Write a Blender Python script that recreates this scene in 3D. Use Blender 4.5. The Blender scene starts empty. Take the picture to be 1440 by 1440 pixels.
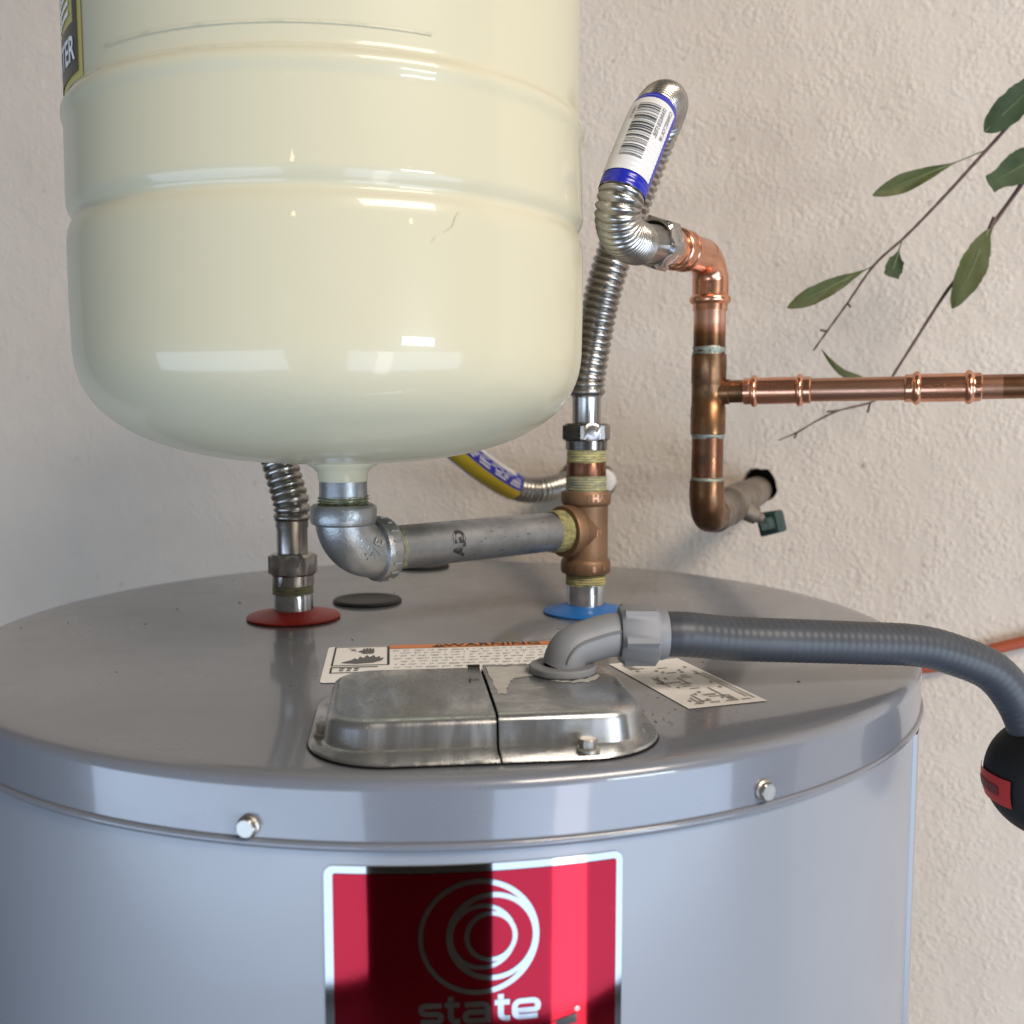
import bpy, bmesh, math, random
from mathutils import Vector, Matrix
random.seed(7)
R = math.radians
S = bpy.context.scene
COL = S.collection
PI = math.pi

# ------------------------------------------------------------------ camera
CAMZ = 1.64
cam_d = bpy.data.cameras.new('camera')
cam = bpy.data.objects.new('camera', cam_d)
COL.objects.link(cam)
cam.location = (0, 0, CAMZ)
PITCH = math.atan(136 / 1442)
cam.rotation_euler = (R(90) - PITCH, 0, 0)
cam_d.sensor_width = 36
cam_d.lens = 36 * 1442 / 1440
cam_d.clip_start = 0.02
cam_d.clip_end = 200
cam_d.dof.use_dof = True
cam_d.dof.focus_distance = 0.56
cam_d.dof.aperture_fstop = 9.0
S.camera = cam
S.render.resolution_x = 1024
S.render.resolution_y = 1024

# ------------------------------------------------------------------ light
W = bpy.data.worlds.new('World')
S.world = W
W.use_nodes = True
bg = W.node_tree.nodes['Background']
bg.inputs['Color'].default_value = (0.95, 0.87, 0.78, 1)
bg.inputs['Strength'].default_value = 0.10
S.view_settings.view_transform = 'Standard'
S.view_settings.look = 'None'
S.view_settings.exposure = 0.02
S.view_settings.gamma = 1.0


def area(name, loc, target, sx, sy, power, color):
    d = bpy.data.lights.new(name, 'AREA')
    d.shape = 'RECTANGLE'
    d.size, d.size_y = sx, sy
    d.energy = power
    d.color = color
    o = bpy.data.objects.new(name, d)
    COL.objects.link(o)
    o.location = loc
    o.rotation_euler = (Vector(target) - Vector(loc)).to_track_quat('-Z', 'Y').to_euler()
    return o


HC = Vector((-0.045, 0.685, 1.5))       # centre of the heater's lid
# cool daylight from the low open doorway, right and left of whoever holds the camera
area('doorway_daylight', (2.45, -2.0, 0.28), (1.6, 0.6, 0.8), 3.7, 1.36, 86, (0.58, 0.745, 1.0))
area('side_daylight', (-2.95, -2.0, 0.28), (-1.9, 0.6, 0.8), 4.6, 1.36, 104, (0.60, 0.765, 1.0))
# a sunlit strip of the yard, far right
area('sunlit_strip', (1.30, -1.85, 0.38), (0.0, 0.4, 1.2), 0.34, 1.35, 8, (1.0, 0.90, 0.95))
# warm light bounced off the ceiling
area('warm_bounce', (1.9, -1.9, 3.95), (0.2, 0.7, 1.7), 2.0, 0.9, 150, (1.0, 0.86, 0.73))
# narrow bright opening seen in the tank's gloss
area('gap_daylight', (2.25, -1.90, 1.47), (-0.1, 0.5, 1.7), 0.85, 0.32, 32, (0.85, 0.95, 1.0))
for nm, loc in (('warm_bulb', (-0.45, -2.4, 2.45)), ('warm_bulb', (1.9, -1.75, 2.42))):
    d = bpy.data.lights.new(nm, 'POINT')
    d.energy = 2.0
    d.color = (1.0, 0.72, 0.40)
    d.shadow_soft_size = 0.045
    o = bpy.data.objects.new(nm, d)
    COL.objects.link(o)
    o.location = loc


# ------------------------------------------------------------------ helpers
def at(px, py, Y):
    """point at ground distance Y along the sight line measured in the 1440 px photograph"""
    f = 1442.0
    c, s = math.cos(PITCH), math.sin(PITCH)
    r, u = (px - 720) / f, (720 - py) / f
    fy, fz = c + u * s, -s + u * c
    t = Y / fy
    return Vector((r * t, Y, CAMZ + fz * t))


class MB:
    """collects verts and faces"""
    def __init__(self):
        self.v, self.f, self.m = [], [], []
        self.mi = 0

    def add(self, verts, faces, M=None):
        o = len(self.v)
        for p in verts:
            p = Vector(p)
            self.v.append(M @ p if M is not None else p)
        for f in faces:
            self.f.append(tuple(i + o for i in f))
            self.m.append(self.mi)
        return self

    def build(self, name, mats, parent=None, smooth=True, angle=40, label=None):
        me = bpy.data.meshes.new(name)
        me.from_pydata([tuple(p) for p in self.v], [], self.f)
        if not isinstance(mats, (list, tuple)):
            mats = [mats]
        for m in mats:
            me.materials.append(m)
        if len(mats) > 1:
            me.polygons.foreach_set('material_index', self.m)
        bm = bmesh.new()
        bm.from_mesh(me)
        bmesh.ops.recalc_face_normals(bm, faces=bm.faces)
        for f in bm.faces:
            f.smooth = smooth
        if smooth:
            for e in bm.edges:
                if len(e.link_faces) == 2 and e.calc_face_angle(0) > R(angle):
                    e.smooth = False
        bm.to_mesh(me)
        bm.free()
        o = bpy.data.objects.new(name, me)
        COL.objects.link(o)
        if parent is not None:
            o.parent = parent
            o.matrix_parent_inverse = (parent_matrix(parent)).inverted()
        if label:
            o['label'] = label
        return o


def parent_matrix(o):
    m = Matrix.Translation(o.location) @ o.rotation_euler.to_matrix().to_4x4()
    if o.parent is not None:
        m = parent_matrix(o.parent) @ o.matrix_parent_inverse @ m
    return m


def thing(name, label, cat, loc=(0, 0, 0), group=None):
    o = bpy.data.objects.new(name, None)
    COL.objects.link(o)
    o.location = loc
    o.empty_display_size = 0.02
    o['label'] = label
    o['category'] = cat
    if group:
        o['group'] = group
    return o


def lathe(mb, prof, segs=64, M=None, cap0=False, cap1=False):
    vs, fs = [], []
    n = len(prof)
    for r, z in prof:
        for k in range(segs):
            a = 2 * PI * k / segs
            vs.append((r * math.cos(a), r * math.sin(a), z))
    for i in range(n - 1):
        for k in range(segs):
            k2 = (k + 1) % segs
            fs.append((i * segs + k, i * segs + k2, (i + 1) * segs + k2, (i + 1) * segs + k))
    if cap0:
        fs.append(tuple(range(segs))[::-1])
    if cap1:
        fs.append(tuple((n - 1) * segs + k for k in range(segs)))
    mb.add(vs, fs, M)
    return mb


def axis_matrix(p, d):
    """local +Z along d, origin p"""
    return Matrix.Translation(Vector(p)) @ Vector(d).to_track_quat('Z', 'Y').to_matrix().to_4x4()


def spline(pts, n):
    """centripetal-free Catmull-Rom through pts, resampled evenly to n points"""
    P = [Vector(p) for p in pts]
    P = [2 * P[0] - P[1]] + P + [2 * P[-1] - P[-2]]
    raw = []
    for i in range(1, len(P) - 2):
        for k in range(40):
            t = k / 40
            a, b, c, d = P[i - 1:i + 3]
            raw.append(0.5 * ((2 * b) + (c - a) * t + (2 * a - 5 * b + 4 * c - d) * t * t + (3 * b - a - 3 * c + d) * t ** 3))
    raw.append(P[-2])
    L = [0.0]
    for a, b in zip(raw, raw[1:]):
        L.append(L[-1] + (b - a).length)
    out, j = [], 0
    for i in range(n):
        s = L[-1] * i / (n - 1)
        while j < len(L) - 2 and L[j + 1] < s:
            j += 1
        t = (s - L[j]) / max(1e-9, L[j + 1] - L[j])
        out.append(raw[j].lerp(raw[j + 1], t))
    return out, L[-1]


class Path:
    def __init__(self, pts, n=400, up=(0, 0, 1)):
        self.p, self.len = spline(pts, n)
        self.n = n
        self.t, self.a, self.b = [], [], []
        a = None
        for i in range(n):
            t = (self.p[min(i + 1, n - 1)] - self.p[max(i - 1, 0)]).normalized()
            if a is None:
                a = Vector(up) - t * t.dot(Vector(up))
                if a.length < 1e-3:
                    a = Vector((1, 0, 0)) - t * t.x
            else:
                a = a - t * t.dot(a)
            a.normalize()
            self.t.append(t)
            self.a.append(a.copy())
            self.b.append(t.cross(a))

    def point(self, s, ang, r):
        x = max(0.0, min(1.0, s / self.len)) * (self.n - 1)
        i = min(int(x), self.n - 2)
        f = x - i
        c = self.p[i].lerp(self.p[i + 1], f)
        a = self.a[i].lerp(self.a[i + 1], f).normalized()
        b = self.b[i].lerp(self.b[i + 1], f).normalized()
        return c + (a * math.cos(ang) + b * math.sin(ang)) * r

    def angle_to(self, s, target):
        """angle round the tube that faces the target"""
        x = max(0.0, min(1.0, s / self.len)) * (self.n - 1)
        i = min(int(x), self.n - 1)
        d = Vector(target) - self.p[i]
        return math.atan2(d.dot(self.b[i]), d.dot(self.a[i]))


def tube(mb, path, rad, s0=0.0, s1=None, steps=100, segs=20, caps=True):
    if s1 is None:
        s1 = path.len
    vs, fs = [], []
    for i in range(steps + 1):
        s = s0 + (s1 - s0) * i / steps
        r = rad(s) if callable(rad) else rad
        for k in range(segs):
            vs.append(path.point(s, 2 * PI * k / segs, r))
    for i in range(steps):
        for k in range(segs):
            k2 = (k + 1) % segs
            fs.append((i * segs + k, i * segs + k2, (i + 1) * segs + k2, (i + 1) * segs + k))
    if caps:
        fs.append(tuple(range(segs))[::-1])
        fs.append(tuple(steps * segs + k for k in range(segs)))
    mb.add(vs, fs)
    return mb


def grid(mb, fn, nu, nv):
    """fn(i/nu, j/nv) -> point"""
    vs = [fn(i / nu, j / nv) for i in range(nu + 1) for j in range(nv + 1)]
    fs = [(i * (nv + 1) + j, (i + 1) * (nv + 1) + j, (i + 1) * (nv + 1) + j + 1, i * (nv + 1) + j + 1)
          for i in range(nu) for j in range(nv)]
    mb.add(vs, fs)
    return mb


def box(mb, cx, cy, cz, sx, sy, sz, M=None):
    v = [(cx + a * sx / 2, cy + b * sy / 2, cz + c * sz / 2) for a in (-1, 1) for b in (-1, 1) for c in (-1, 1)]
    f = [(0, 1, 3, 2), (4, 6, 7, 5), (0, 4, 5, 1), (2, 3, 7, 6), (0, 2, 6, 4), (1, 5, 7, 3)]
    mb.add(v, f, M)
    return mb


def hexnut(mb, flat, z0, z1, M, ch=0.0012, bore=0.0):
    """hexagon of width `flat` across flats, with chamfered ends; bore opens it"""
    rc = flat / math.sqrt(3)
    segs = 48

    def hexr(a):
        a = (a % (PI / 3)) - PI / 6
        return flat / 2 / math.cos(a)
    rows = []
    for z, lim in ((z0, flat / 2 - ch * .3), (z0 + ch, None), (z1 - ch, None), (z1, flat / 2 - ch * .3)):
        row = []
        for k in range(segs):
            a = 2 * PI * k / segs
            r = hexr(a) if lim is None else min(lim, hexr(a))
            row.append((r * math.cos(a), r * math.sin(a), z))
        rows.append(row)
    vs, fs = [], []
    if bore:
        rows = [[(bore * math.cos(2 * PI * k / segs), bore * math.sin(2 * PI * k / segs), z0) for k in range(segs)]] + rows \
            + [[(bore * math.cos(2 * PI * k / segs), bore * math.sin(2 * PI * k / segs), z1) for k in range(segs)]]
    for r_ in rows:
        vs += r_
    for i in range(len(rows) - 1):
        for k in range(segs):
            k2 = (k + 1) % segs
            fs.append((i * segs + k, i * segs + k2, (i + 1) * segs + k2, (i + 1) * segs + k))
    if not bore:
        fs.append(tuple(range(segs))[::-1])
        fs.append(tuple((len(rows) - 1) * segs + k for k in range(segs)))
    mb.add(vs, fs, M)
    return mb


def text_flat(string, size, offset=0.0, align='CENTER', sx=1.0):
    """verts (x, y) and faces of a line of text"""
    c = bpy.data.curves.new('lettering', 'FONT')
    c.body = string
    c.size = size
    c.offset = offset
    c.align_x = align
    c.align_y = 'CENTER'
    c.resolution_u = 3
    o = bpy.data.objects.new('lettering', c)
    COL.objects.link(o)
    dg = bpy.context.evaluated_depsgraph_get()
    ev = o.evaluated_get(dg)
    me = ev.to_mesh()
    v = [(p.co.x * sx, p.co.y) for p in me.vertices]
    f = [tuple(q.vertices) for q in me.polygons]
    ev.to_mesh_clear()
    bpy.data.objects.remove(o)
    bpy.data.curves.remove(c)
    return v, f


def stroke2d(pts, w):
    """quad strip along a 2-D polyline with mitred joints"""
    n = len(pts)
    L, Rr = [], []
    for i in range(n):
        p = Vector(pts[i])
        d0 = (p - Vector(pts[i - 1])).normalized() if i else None
        d1 = (Vector(pts[i + 1]) - p).normalized() if i < n - 1 else None
        if d0 is None: d0 = d1
        if d1 is None: d1 = d0
        n0 = Vector((-d0.y, d0.x)); n1 = Vector((-d1.y, d1.x))
        m = (n0 + n1)
        m = m.normalized() if m.length > 1e-6 else n0
        k = w / 2 / max(0.5, m.dot(n0))
        L.append(p + m * k); Rr.append(p - m * k)
    vs = [tuple(q) for q in L] + [tuple(q) for q in Rr]
    fs = [(i, i + 1, n + i + 1, n + i) for i in range(n - 1)]
    return vs, fs


def arc2d(cx, cy, r, a0, a1, n=8, ry=None):
    ry = r if ry is None else ry
    return [(cx + r * math.cos(R(a0 + (a1 - a0) * i / n)), cy + ry * math.sin(R(a0 + (a1 - a0) * i / n))) for i in range(n + 1)]


# ------------------------------------------------------------------ materials
def mat(name, color, rough=0.5, metal=0.0, spec=0.5, coat=0.0, coat_rough=0.03,
        var=0.0, var_scale=30.0, color2=None, bump=0.0, bump_scale=300.0, bump_dist=0.001,
        rough_var=0.0, stretch=None, thr=None):
    m = bpy.data.materials.new(name)
    m.use_nodes = True
    nt = m.node_tree
    N, Lk = nt.nodes, nt.links
    b = N['Principled BSDF']
    b.inputs['Base Color'].default_value = (*color, 1)
    b.inputs['Roughness'].default_value = rough
    b.inputs['Metallic'].default_value = metal
    b.inputs['Specular IOR Level'].default_value = spec
    b.inputs['Coat Weight'].default_value = coat
    b.inputs['Coat Roughness'].default_value = coat_rough
    tc = N.new('ShaderNodeTexCoord')
    mp = N.new('ShaderNodeMapping')
    Lk.new(tc.outputs['Object'], mp.inputs['Vector'])
    if stretch:
        mp.inputs['Scale'].default_value = stretch
    if var > 0 or color2 is not None or rough_var > 0:
        nz = N.new('ShaderNodeTexNoise')
        nz.inputs['Scale'].default_value = var_scale
        nz.inputs['Detail'].default_value = 6
        nz.inputs['Roughness'].default_value = 0.6
        Lk.new(mp.outputs['Vector'], nz.inputs['Vector'])
        mr = N.new('ShaderNodeMapRange')
        lo, hi = thr if thr else (0.32, 0.68)
        mr.inputs['From Min'].default_value = lo
        mr.inputs['From Max'].default_value = hi
        Lk.new(nz.outputs['Fac'], mr.inputs['Value'])
        if var > 0 or color2 is not None:
            mx = N.new('ShaderNodeMix')
            mx.data_type = 'RGBA'
            c2 = color2 if color2 is not None else tuple(x * (1 - var) for x in color)
            mx.inputs[6].default_value = (*color, 1)
            mx.inputs[7].default_value = (*c2, 1)
            Lk.new(mr.outputs['Result'], mx.inputs[0])
            Lk.new(mx.outputs[2], b.inputs['Base Color'])
        if rough_var > 0:
            m2 = N.new('ShaderNodeMapRange')
            m2.inputs['To Min'].default_value = max(0.02, rough - rough_var)
            m2.inputs['To Max'].default_value = min(1, rough + rough_var)
            Lk.new(nz.outputs['Fac'], m2.inputs['Value'])
            m2.inputs['From Min'].default_value = 0.3
            m2.inputs['From Max'].default_value = 0.7
            Lk.new(m2.outputs['Result'], b.inputs['Roughness'])
    if bump > 0:
        nb = N.new('ShaderNodeTexNoise')
        nb.inputs['Scale'].default_value = bump_scale
        nb.inputs['Detail'].default_value = 4
        Lk.new(mp.outputs['Vector'], nb.inputs['Vector'])
        bp = N.new('ShaderNodeBump')
        bp.inputs['Strength'].default_value = bump
        bp.inputs['Distance'].default_value = bump_dist
        Lk.new(nb.outputs['Fac'], bp.inputs['Height'])
        Lk.new(bp.outputs['Normal'], b.inputs['Normal'])
    return m


def stucco_mat():
    m = bpy.data.materials.new('painted_stucco')
    m.use_nodes = True
    nt = m.node_tree
    N, Lk = nt.nodes, nt.links
    b = N['Principled BSDF']
    b.inputs['Roughness'].default_value = 0.75
    b.inputs['Specular IOR Level'].default_value = 0.25
    tc = N.new('ShaderNodeTexCoord')
    # base colour: slightly uneven beige paint with a few dark specks
    n1 = N.new('ShaderNodeTexNoise'); n1.inputs['Scale'].default_value = 7; n1.inputs['Detail'].default_value = 5
    n2 = N.new('ShaderNodeTexNoise'); n2.inputs['Scale'].default_value = 75; n2.inputs['Detail'].default_value = 3
    for n in (n1, n2):
        Lk.new(tc.outputs['Object'], n.inputs['Vector'])
    mx = N.new('ShaderNodeMix'); mx.data_type = 'RGBA'
    mx.inputs[6].default_value = (0.635, 0.565, 0.485, 1)
    mx.inputs[7].default_value = (0.53, 0.462, 0.39, 1)
    Lk.new(n1.outputs['Fac'], mx.inputs[0])
    sp = N.new('ShaderNodeMapRange')
    sp.inputs['From Min'].default_value = 0.70
    sp.inputs['From Max'].default_value = 0.76
    Lk.new(n2.outputs['Fac'], sp.inputs['Value'])
    n1.inputs['Distortion'].default_value = 0.6
    ms = N.new('ShaderNodeMath'); ms.operation = 'MULTIPLY'; ms.inputs[1].default_value = 0.55
    Lk.new(sp.outputs['Result'], ms.inputs[0])
    mx2 = N.new('ShaderNodeMix'); mx2.data_type = 'RGBA'
    mx2.inputs[7].default_value = (0.26, 0.21, 0.17, 1)
    Lk.new(mx.outputs[2], mx2.inputs[6])
    Lk.new(ms.outputs[0], mx2.inputs[0])
    Lk.new(mx2.outputs[2], b.inputs['Base Color'])
    # knock-down relief: soft blobs 4-8 mm across plus fine grain
    w = N.new('ShaderNodeTexNoise'); w.inputs['Scale'].default_value = 200; w.inputs['Detail'].default_value = 1.5
    g = N.new('ShaderNodeTexNoise'); g.inputs['Scale'].default_value = 480; g.inputs['Detail'].default_value = 3
    vo = N.new('ShaderNodeTexVoronoi'); vo.feature = 'SMOOTH_F1'
    vo.inputs['Scale'].default_value = 225; vo.inputs['Smoothness'].default_value = 0.5
    for n in (w, g, vo):
        Lk.new(tc.outputs['Object'], n.inputs['Vector'])
    r1 = N.new('ShaderNodeMath'); r1.operation = 'MULTIPLY_ADD'
    r1.inputs[1].default_value = -0.9
    Lk.new(vo.outputs['Distance'], r1.inputs[0])
    Lk.new(w.outputs['Fac'], r1.inputs[2])
    ad = N.new('ShaderNodeMath'); ad.operation = 'MULTIPLY_ADD'
    ad.inputs[1].default_value = 0.30
    Lk.new(g.outputs['Fac'], ad.inputs[0])
    Lk.new(r1.outputs[0], ad.inputs[2])
    big = N.new('ShaderNodeTexNoise'); big.inputs['Scale'].default_value = 38; big.inputs['Detail'].default_value = 3
    Lk.new(tc.outputs['Object'], big.inputs['Vector'])
    mrb = N.new('ShaderNodeMapRange')
    mrb.inputs['From Min'].default_value = 0.35; mrb.inputs['From Max'].default_value = 0.65
    mrb.inputs['To Min'].default_value = 0.35; mrb.inputs['To Max'].default_value = 1.25
    Lk.new(big.outputs['Fac'], mrb.inputs['Value'])
    mul = N.new('ShaderNodeMath'); mul.operation = 'MULTIPLY'
    Lk.new(ad.outputs[0], mul.inputs[0]); Lk.new(mrb.outputs['Result'], mul.inputs[1])
    ad = N.new('ShaderNodeMath'); ad.operation = 'MULTIPLY_ADD'; ad.inputs[1].default_value = 1.6
    Lk.new(big.outputs['Fac'], ad.inputs[0]); Lk.new(mul.outputs[0], ad.inputs[2])
    bp = N.new('ShaderNodeBump')
    bp.inputs['Strength'].default_value = 0.34
    bp.inputs['Distance'].default_value = 0.0024
    Lk.new(ad.outputs[0], bp.inputs['Height'])
    Lk.new(bp.outputs['Normal'], b.inputs['Normal'])
    return m


M = {}
M['stucco'] = stucco_mat()
M['plaster'] = mat('hole_plaster', (0.30, 0.25, 0.21), 0.9)
M['dark'] = mat('dark_cavity', (0.012, 0.011, 0.010), 0.9)
M['concrete'] = mat('garage_floor', (0.14, 0.134, 0.125), 0.7, var=0.2, var_scale=6, bump=0.3, bump_scale=60)
M['grey_paint'] = mat('grey_enamel', (0.215, 0.235, 0.268), 0.34, spec=0.5, coat=0.45, coat_rough=0.18, bump=0.04, bump_scale=22, bump_dist=0.002, var=0.06, var_scale=9, rough_var=0.06)
M['lid_paint_shaded'] = mat('grey_enamel_shaded', (0.142, 0.155, 0.182), 0.30, spec=0.5, coat=0.70, coat_rough=0.07, bump=0.03, bump_scale=18, bump_dist=0.002, var=0.07, var_scale=16, rough_var=0.05)  # same enamel as the jacket, darkened: the lid's shade is in the colour
M['cream'] = mat('cream_enamel', (0.50, 0.468, 0.335), 0.30, spec=0.2, coat=0.38, coat_rough=0.015, bump=0.05, bump_scale=14, bump_dist=0.003, var=0.03, var_scale=5)
M['weld'] = mat('weld_discolouring', (0.42, 0.39, 0.275), 0.3, spec=0.5, coat=0.3, color2=(0.495, 0.463, 0.33), var_scale=110, thr=(0.36, 0.50))
M['galv'] = mat('galvanised_pipe', (0.33, 0.345, 0.36), 0.40, 0.75, var=0.40, var_scale=60, bump=0.10, bump_scale=400, rough_var=0.1, bump_dist=0.0006)
M['cast'] = mat('galvanised_casting', (0.38, 0.395, 0.405), 0.38, 0.82, var=0.25, var_scale=90, bump=0.35, bump_scale=750, bump_dist=0.0006)
M['zinc'] = mat('zinc_nipple', (0.62, 0.65, 0.69), 0.22, 0.95, var=0.2, var_scale=50, bump=0.03, bump_scale=60)
M['sheet'] = mat('galvanised_sheet', (0.57, 0.585, 0.59), 0.27, 0.92, var=0.35, var_scale=130, rough_var=0.14, stretch=(1.0, 0.35, 0.10), bump=0.05, bump_scale=90)
M['sheet_worn'] = mat('scuffed_sheet', (0.57, 0.58, 0.585), 0.27, 0.92, color2=(0.36, 0.37, 0.375), var_scale=110, rough_var=0.15, stretch=(0.5, 0.8, 0.10), bump=0.05, bump_scale=90)
M['residue'] = mat('pale_residue', (0.50, 0.49, 0.46), 0.6, color2=(0.36, 0.36, 0.35), var_scale=120)
M['steel'] = mat('stainless_steel', (0.43, 0.415, 0.385), 0.27, 1.0, var=0.12, var_scale=40, rough_var=0.06)
M['dark_steel'] = mat('dark_stainless', (0.28, 0.27, 0.255), 0.34, 1.0, var=0.2, var_scale=60)
M['nut'] = mat('nut_steel', (0.50, 0.49, 0.48), 0.20, 1.0, var=0.2, var_scale=80, bump=0.05, bump_scale=300)
M['dark_nut'] = mat('dark_nut_steel', (0.25, 0.24, 0.235), 0.24, 1.0, var=0.3, var_scale=90)
M['brass'] = mat('bronze_casting', (0.27, 0.155, 0.085), 0.5, 0.55, color2=(0.19, 0.115, 0.07), var_scale=60, bump=0.35, bump_scale=650, bump_dist=0.0006)
M['copper'] = mat('new_copper', (0.80, 0.43, 0.29), 0.24, 1.0, color2=(0.60, 0.28, 0.17), var_scale=55, rough_var=0.06, bump=0.05, bump_scale=200)
M['copper_dull'] = mat('dull_copper', (0.58, 0.31, 0.21), 0.38, 1.0, color2=(0.36, 0.19, 0.12), var_scale=30, rough_var=0.08)
M['copper_old'] = mat('tarnished_copper', (0.25, 0.125, 0.058), 0.36, 0.9, color2=(0.095, 0.055, 0.030), var_scale=85, rough_var=0.12)
M['copper_mid'] = mat('brown_copper', (0.34, 0.17, 0.09), 0.34, 1.0, color2=(0.20, 0.10, 0.055), var_scale=50, rough_var=0.1)
M['copper_red'] = mat('heated_copper', (0.26, 0.10, 0.05), 0.33, 0.9, color2=(0.10, 0.055, 0.035), var_scale=70, rough_var=0.12)
M['solder'] = mat('solder_flux', (0.30, 0.32, 0.28), 0.5, 0.5, color2=(0.16, 0.19, 0.16), var_scale=160, bump=0.3, bump_scale=500)
M['valve_paint'] = mat('painted_valve', (0.20, 0.165, 0.125), 0.5, 0.3, color2=(0.075, 0.055, 0.04), var_scale=60, bump=0.2, bump_scale=200)
M['valve_green'] = mat('green_handle', (0.008, 0.030, 0.025), 0.5, color2=(0.013, 0.042, 0.036), var_scale=90)
M['valve_mark'] = mat('worn_handle_face', (0.16, 0.22, 0.21), 0.6, color2=(0.03, 0.07, 0.06), var_scale=260)
M['dope'] = mat('yellow_pipe_dope', (0.46, 0.43, 0.19), 0.55, color2=(0.22, 0.21, 0.13), var_scale=110, stretch=(1, 1, 3.5), thr=(0.40, 0.68), bump=0.5, bump_scale=420, bump_dist=0.001)
M['dope_grey'] = mat('grey_green_pipe_dope', (0.40, 0.39, 0.20), 0.5, color2=(0.20, 0.215, 0.19), var_scale=120, stretch=(1, 1, 3.5), thr=(0.38, 0.66), bump=0.5, bump_scale=420, bump_dist=0.001)
M['tape'] = mat('thread_tape_dark', (0.06, 0.065, 0.05), 0.6, color2=(0.30, 0.30, 0.14), var_scale=300, bump=0.6, bump_scale=500, bump_dist=0.001)
M['red_plastic'] = mat('red_plastic', (0.50, 0.022, 0.012), 0.42, bump=0.06, bump_scale=200)
M['blue_plastic'] = mat('blue_plastic', (0.012, 0.13, 0.42), 0.42, bump=0.06, bump_scale=200)
M['black_plastic'] = mat('black_plastic', (0.006, 0.006, 0.007), 0.6, spec=0.3, bump=0.04, bump_scale=300)
M['plug'] = mat('black_plug', (0.015, 0.014, 0.013), 0.5)
M['pvc'] = mat('grey_pvc', (0.185, 0.195, 0.212), 0.52, var=0.05, var_scale=30, bump=0.03, bump_scale=150)
M['conduit'] = mat('grey_conduit', (0.045, 0.052, 0.063), 0.42, spec=0.36, var=0.2, var_scale=40)
M['white_label'] = mat('white_label', (0.84, 0.84, 0.82), 0.45, var=0.06, var_scale=40)
M['hose_label'] = mat('crinkled_white_label', (0.60, 0.60, 0.60), 0.35, bump=0.25, bump_scale=160, bump_dist=0.001, var=0.08, var_scale=90)
M['dull_label'] = mat('worn_white_label', (0.76, 0.75, 0.72), 0.5, color2=(0.66, 0.65, 0.62), var_scale=60)
M['ink'] = mat('black_ink', (0.02, 0.02, 0.02), 0.5)
M['print_ink'] = mat('fine_print_ink', (0.24, 0.235, 0.23), 0.5)
M['grey_ink'] = mat('grey_ink', (0.10, 0.10, 0.10), 0.5)
M['faint_ink'] = mat('faint_ink', (0.30, 0.29, 0.27), 0.5)
M['orange_print'] = mat('orange_print', (0.62, 0.20, 0.05), 0.45)
M['blue_band'] = mat('blue_sleeve', (0.012, 0.018, 0.30), 0.22, bump=0.15, bump_scale=120)
M['yellow_band'] = mat('yellow_sleeve', (0.50, 0.36, 0.02), 0.32, bump=0.1, bump_scale=120)
M['yellow_sticker'] = mat('yellow_sticker', (0.50, 0.43, 0.14), 0.35)
M['dark_sticker'] = mat('dark_sticker', (0.05, 0.05, 0.042), 0.35)
M['mirror'] = mat('silver_foil', (0.25, 0.25, 0.25), 0.045, 1.0, bump=0.02, bump_scale=35, bump_dist=0.001)
M['red_foil'] = mat('red_foil', (0.17, 0.004, 0.011), 0.055, 0.95, coat=0.06, coat_rough=0.03, bump=0.025, bump_scale=30, bump_dist=0.001)
M['bolt'] = mat('bolt_steel', (0.42, 0.40, 0.36), 0.42, 1.0, bump=0.1, bump_scale=300)
M['leaf'] = mat('leaf_green', (0.036, 0.050, 0.010), 0.5, spec=0.2, color2=(0.062, 0.072, 0.020), var_scale=70)
M['leaf_dark'] = mat('leaf_dark', (0.018, 0.034, 0.011), 0.6, spec=0.25, color2=(0.035, 0.058, 0.02), var_scale=70)
M['vein'] = mat('leaf_vein', (0.07, 0.11, 0.03), 0.5)
M['twig'] = mat('twig_bark', (0.055, 0.026, 0.020), 0.6, color2=(0.09, 0.045, 0.03), var_scale=120)
M['orange_cord'] = mat('orange_pipe', (0.36, 0.075, 0.03), 0.5, var=0.1)
M['red_label'] = mat('red_sticker', (0.42, 0.012, 0.010), 0.4)
M['red_dark'] = mat('dark_red_print', (0.11, 0.006, 0.008), 0.45)

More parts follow.
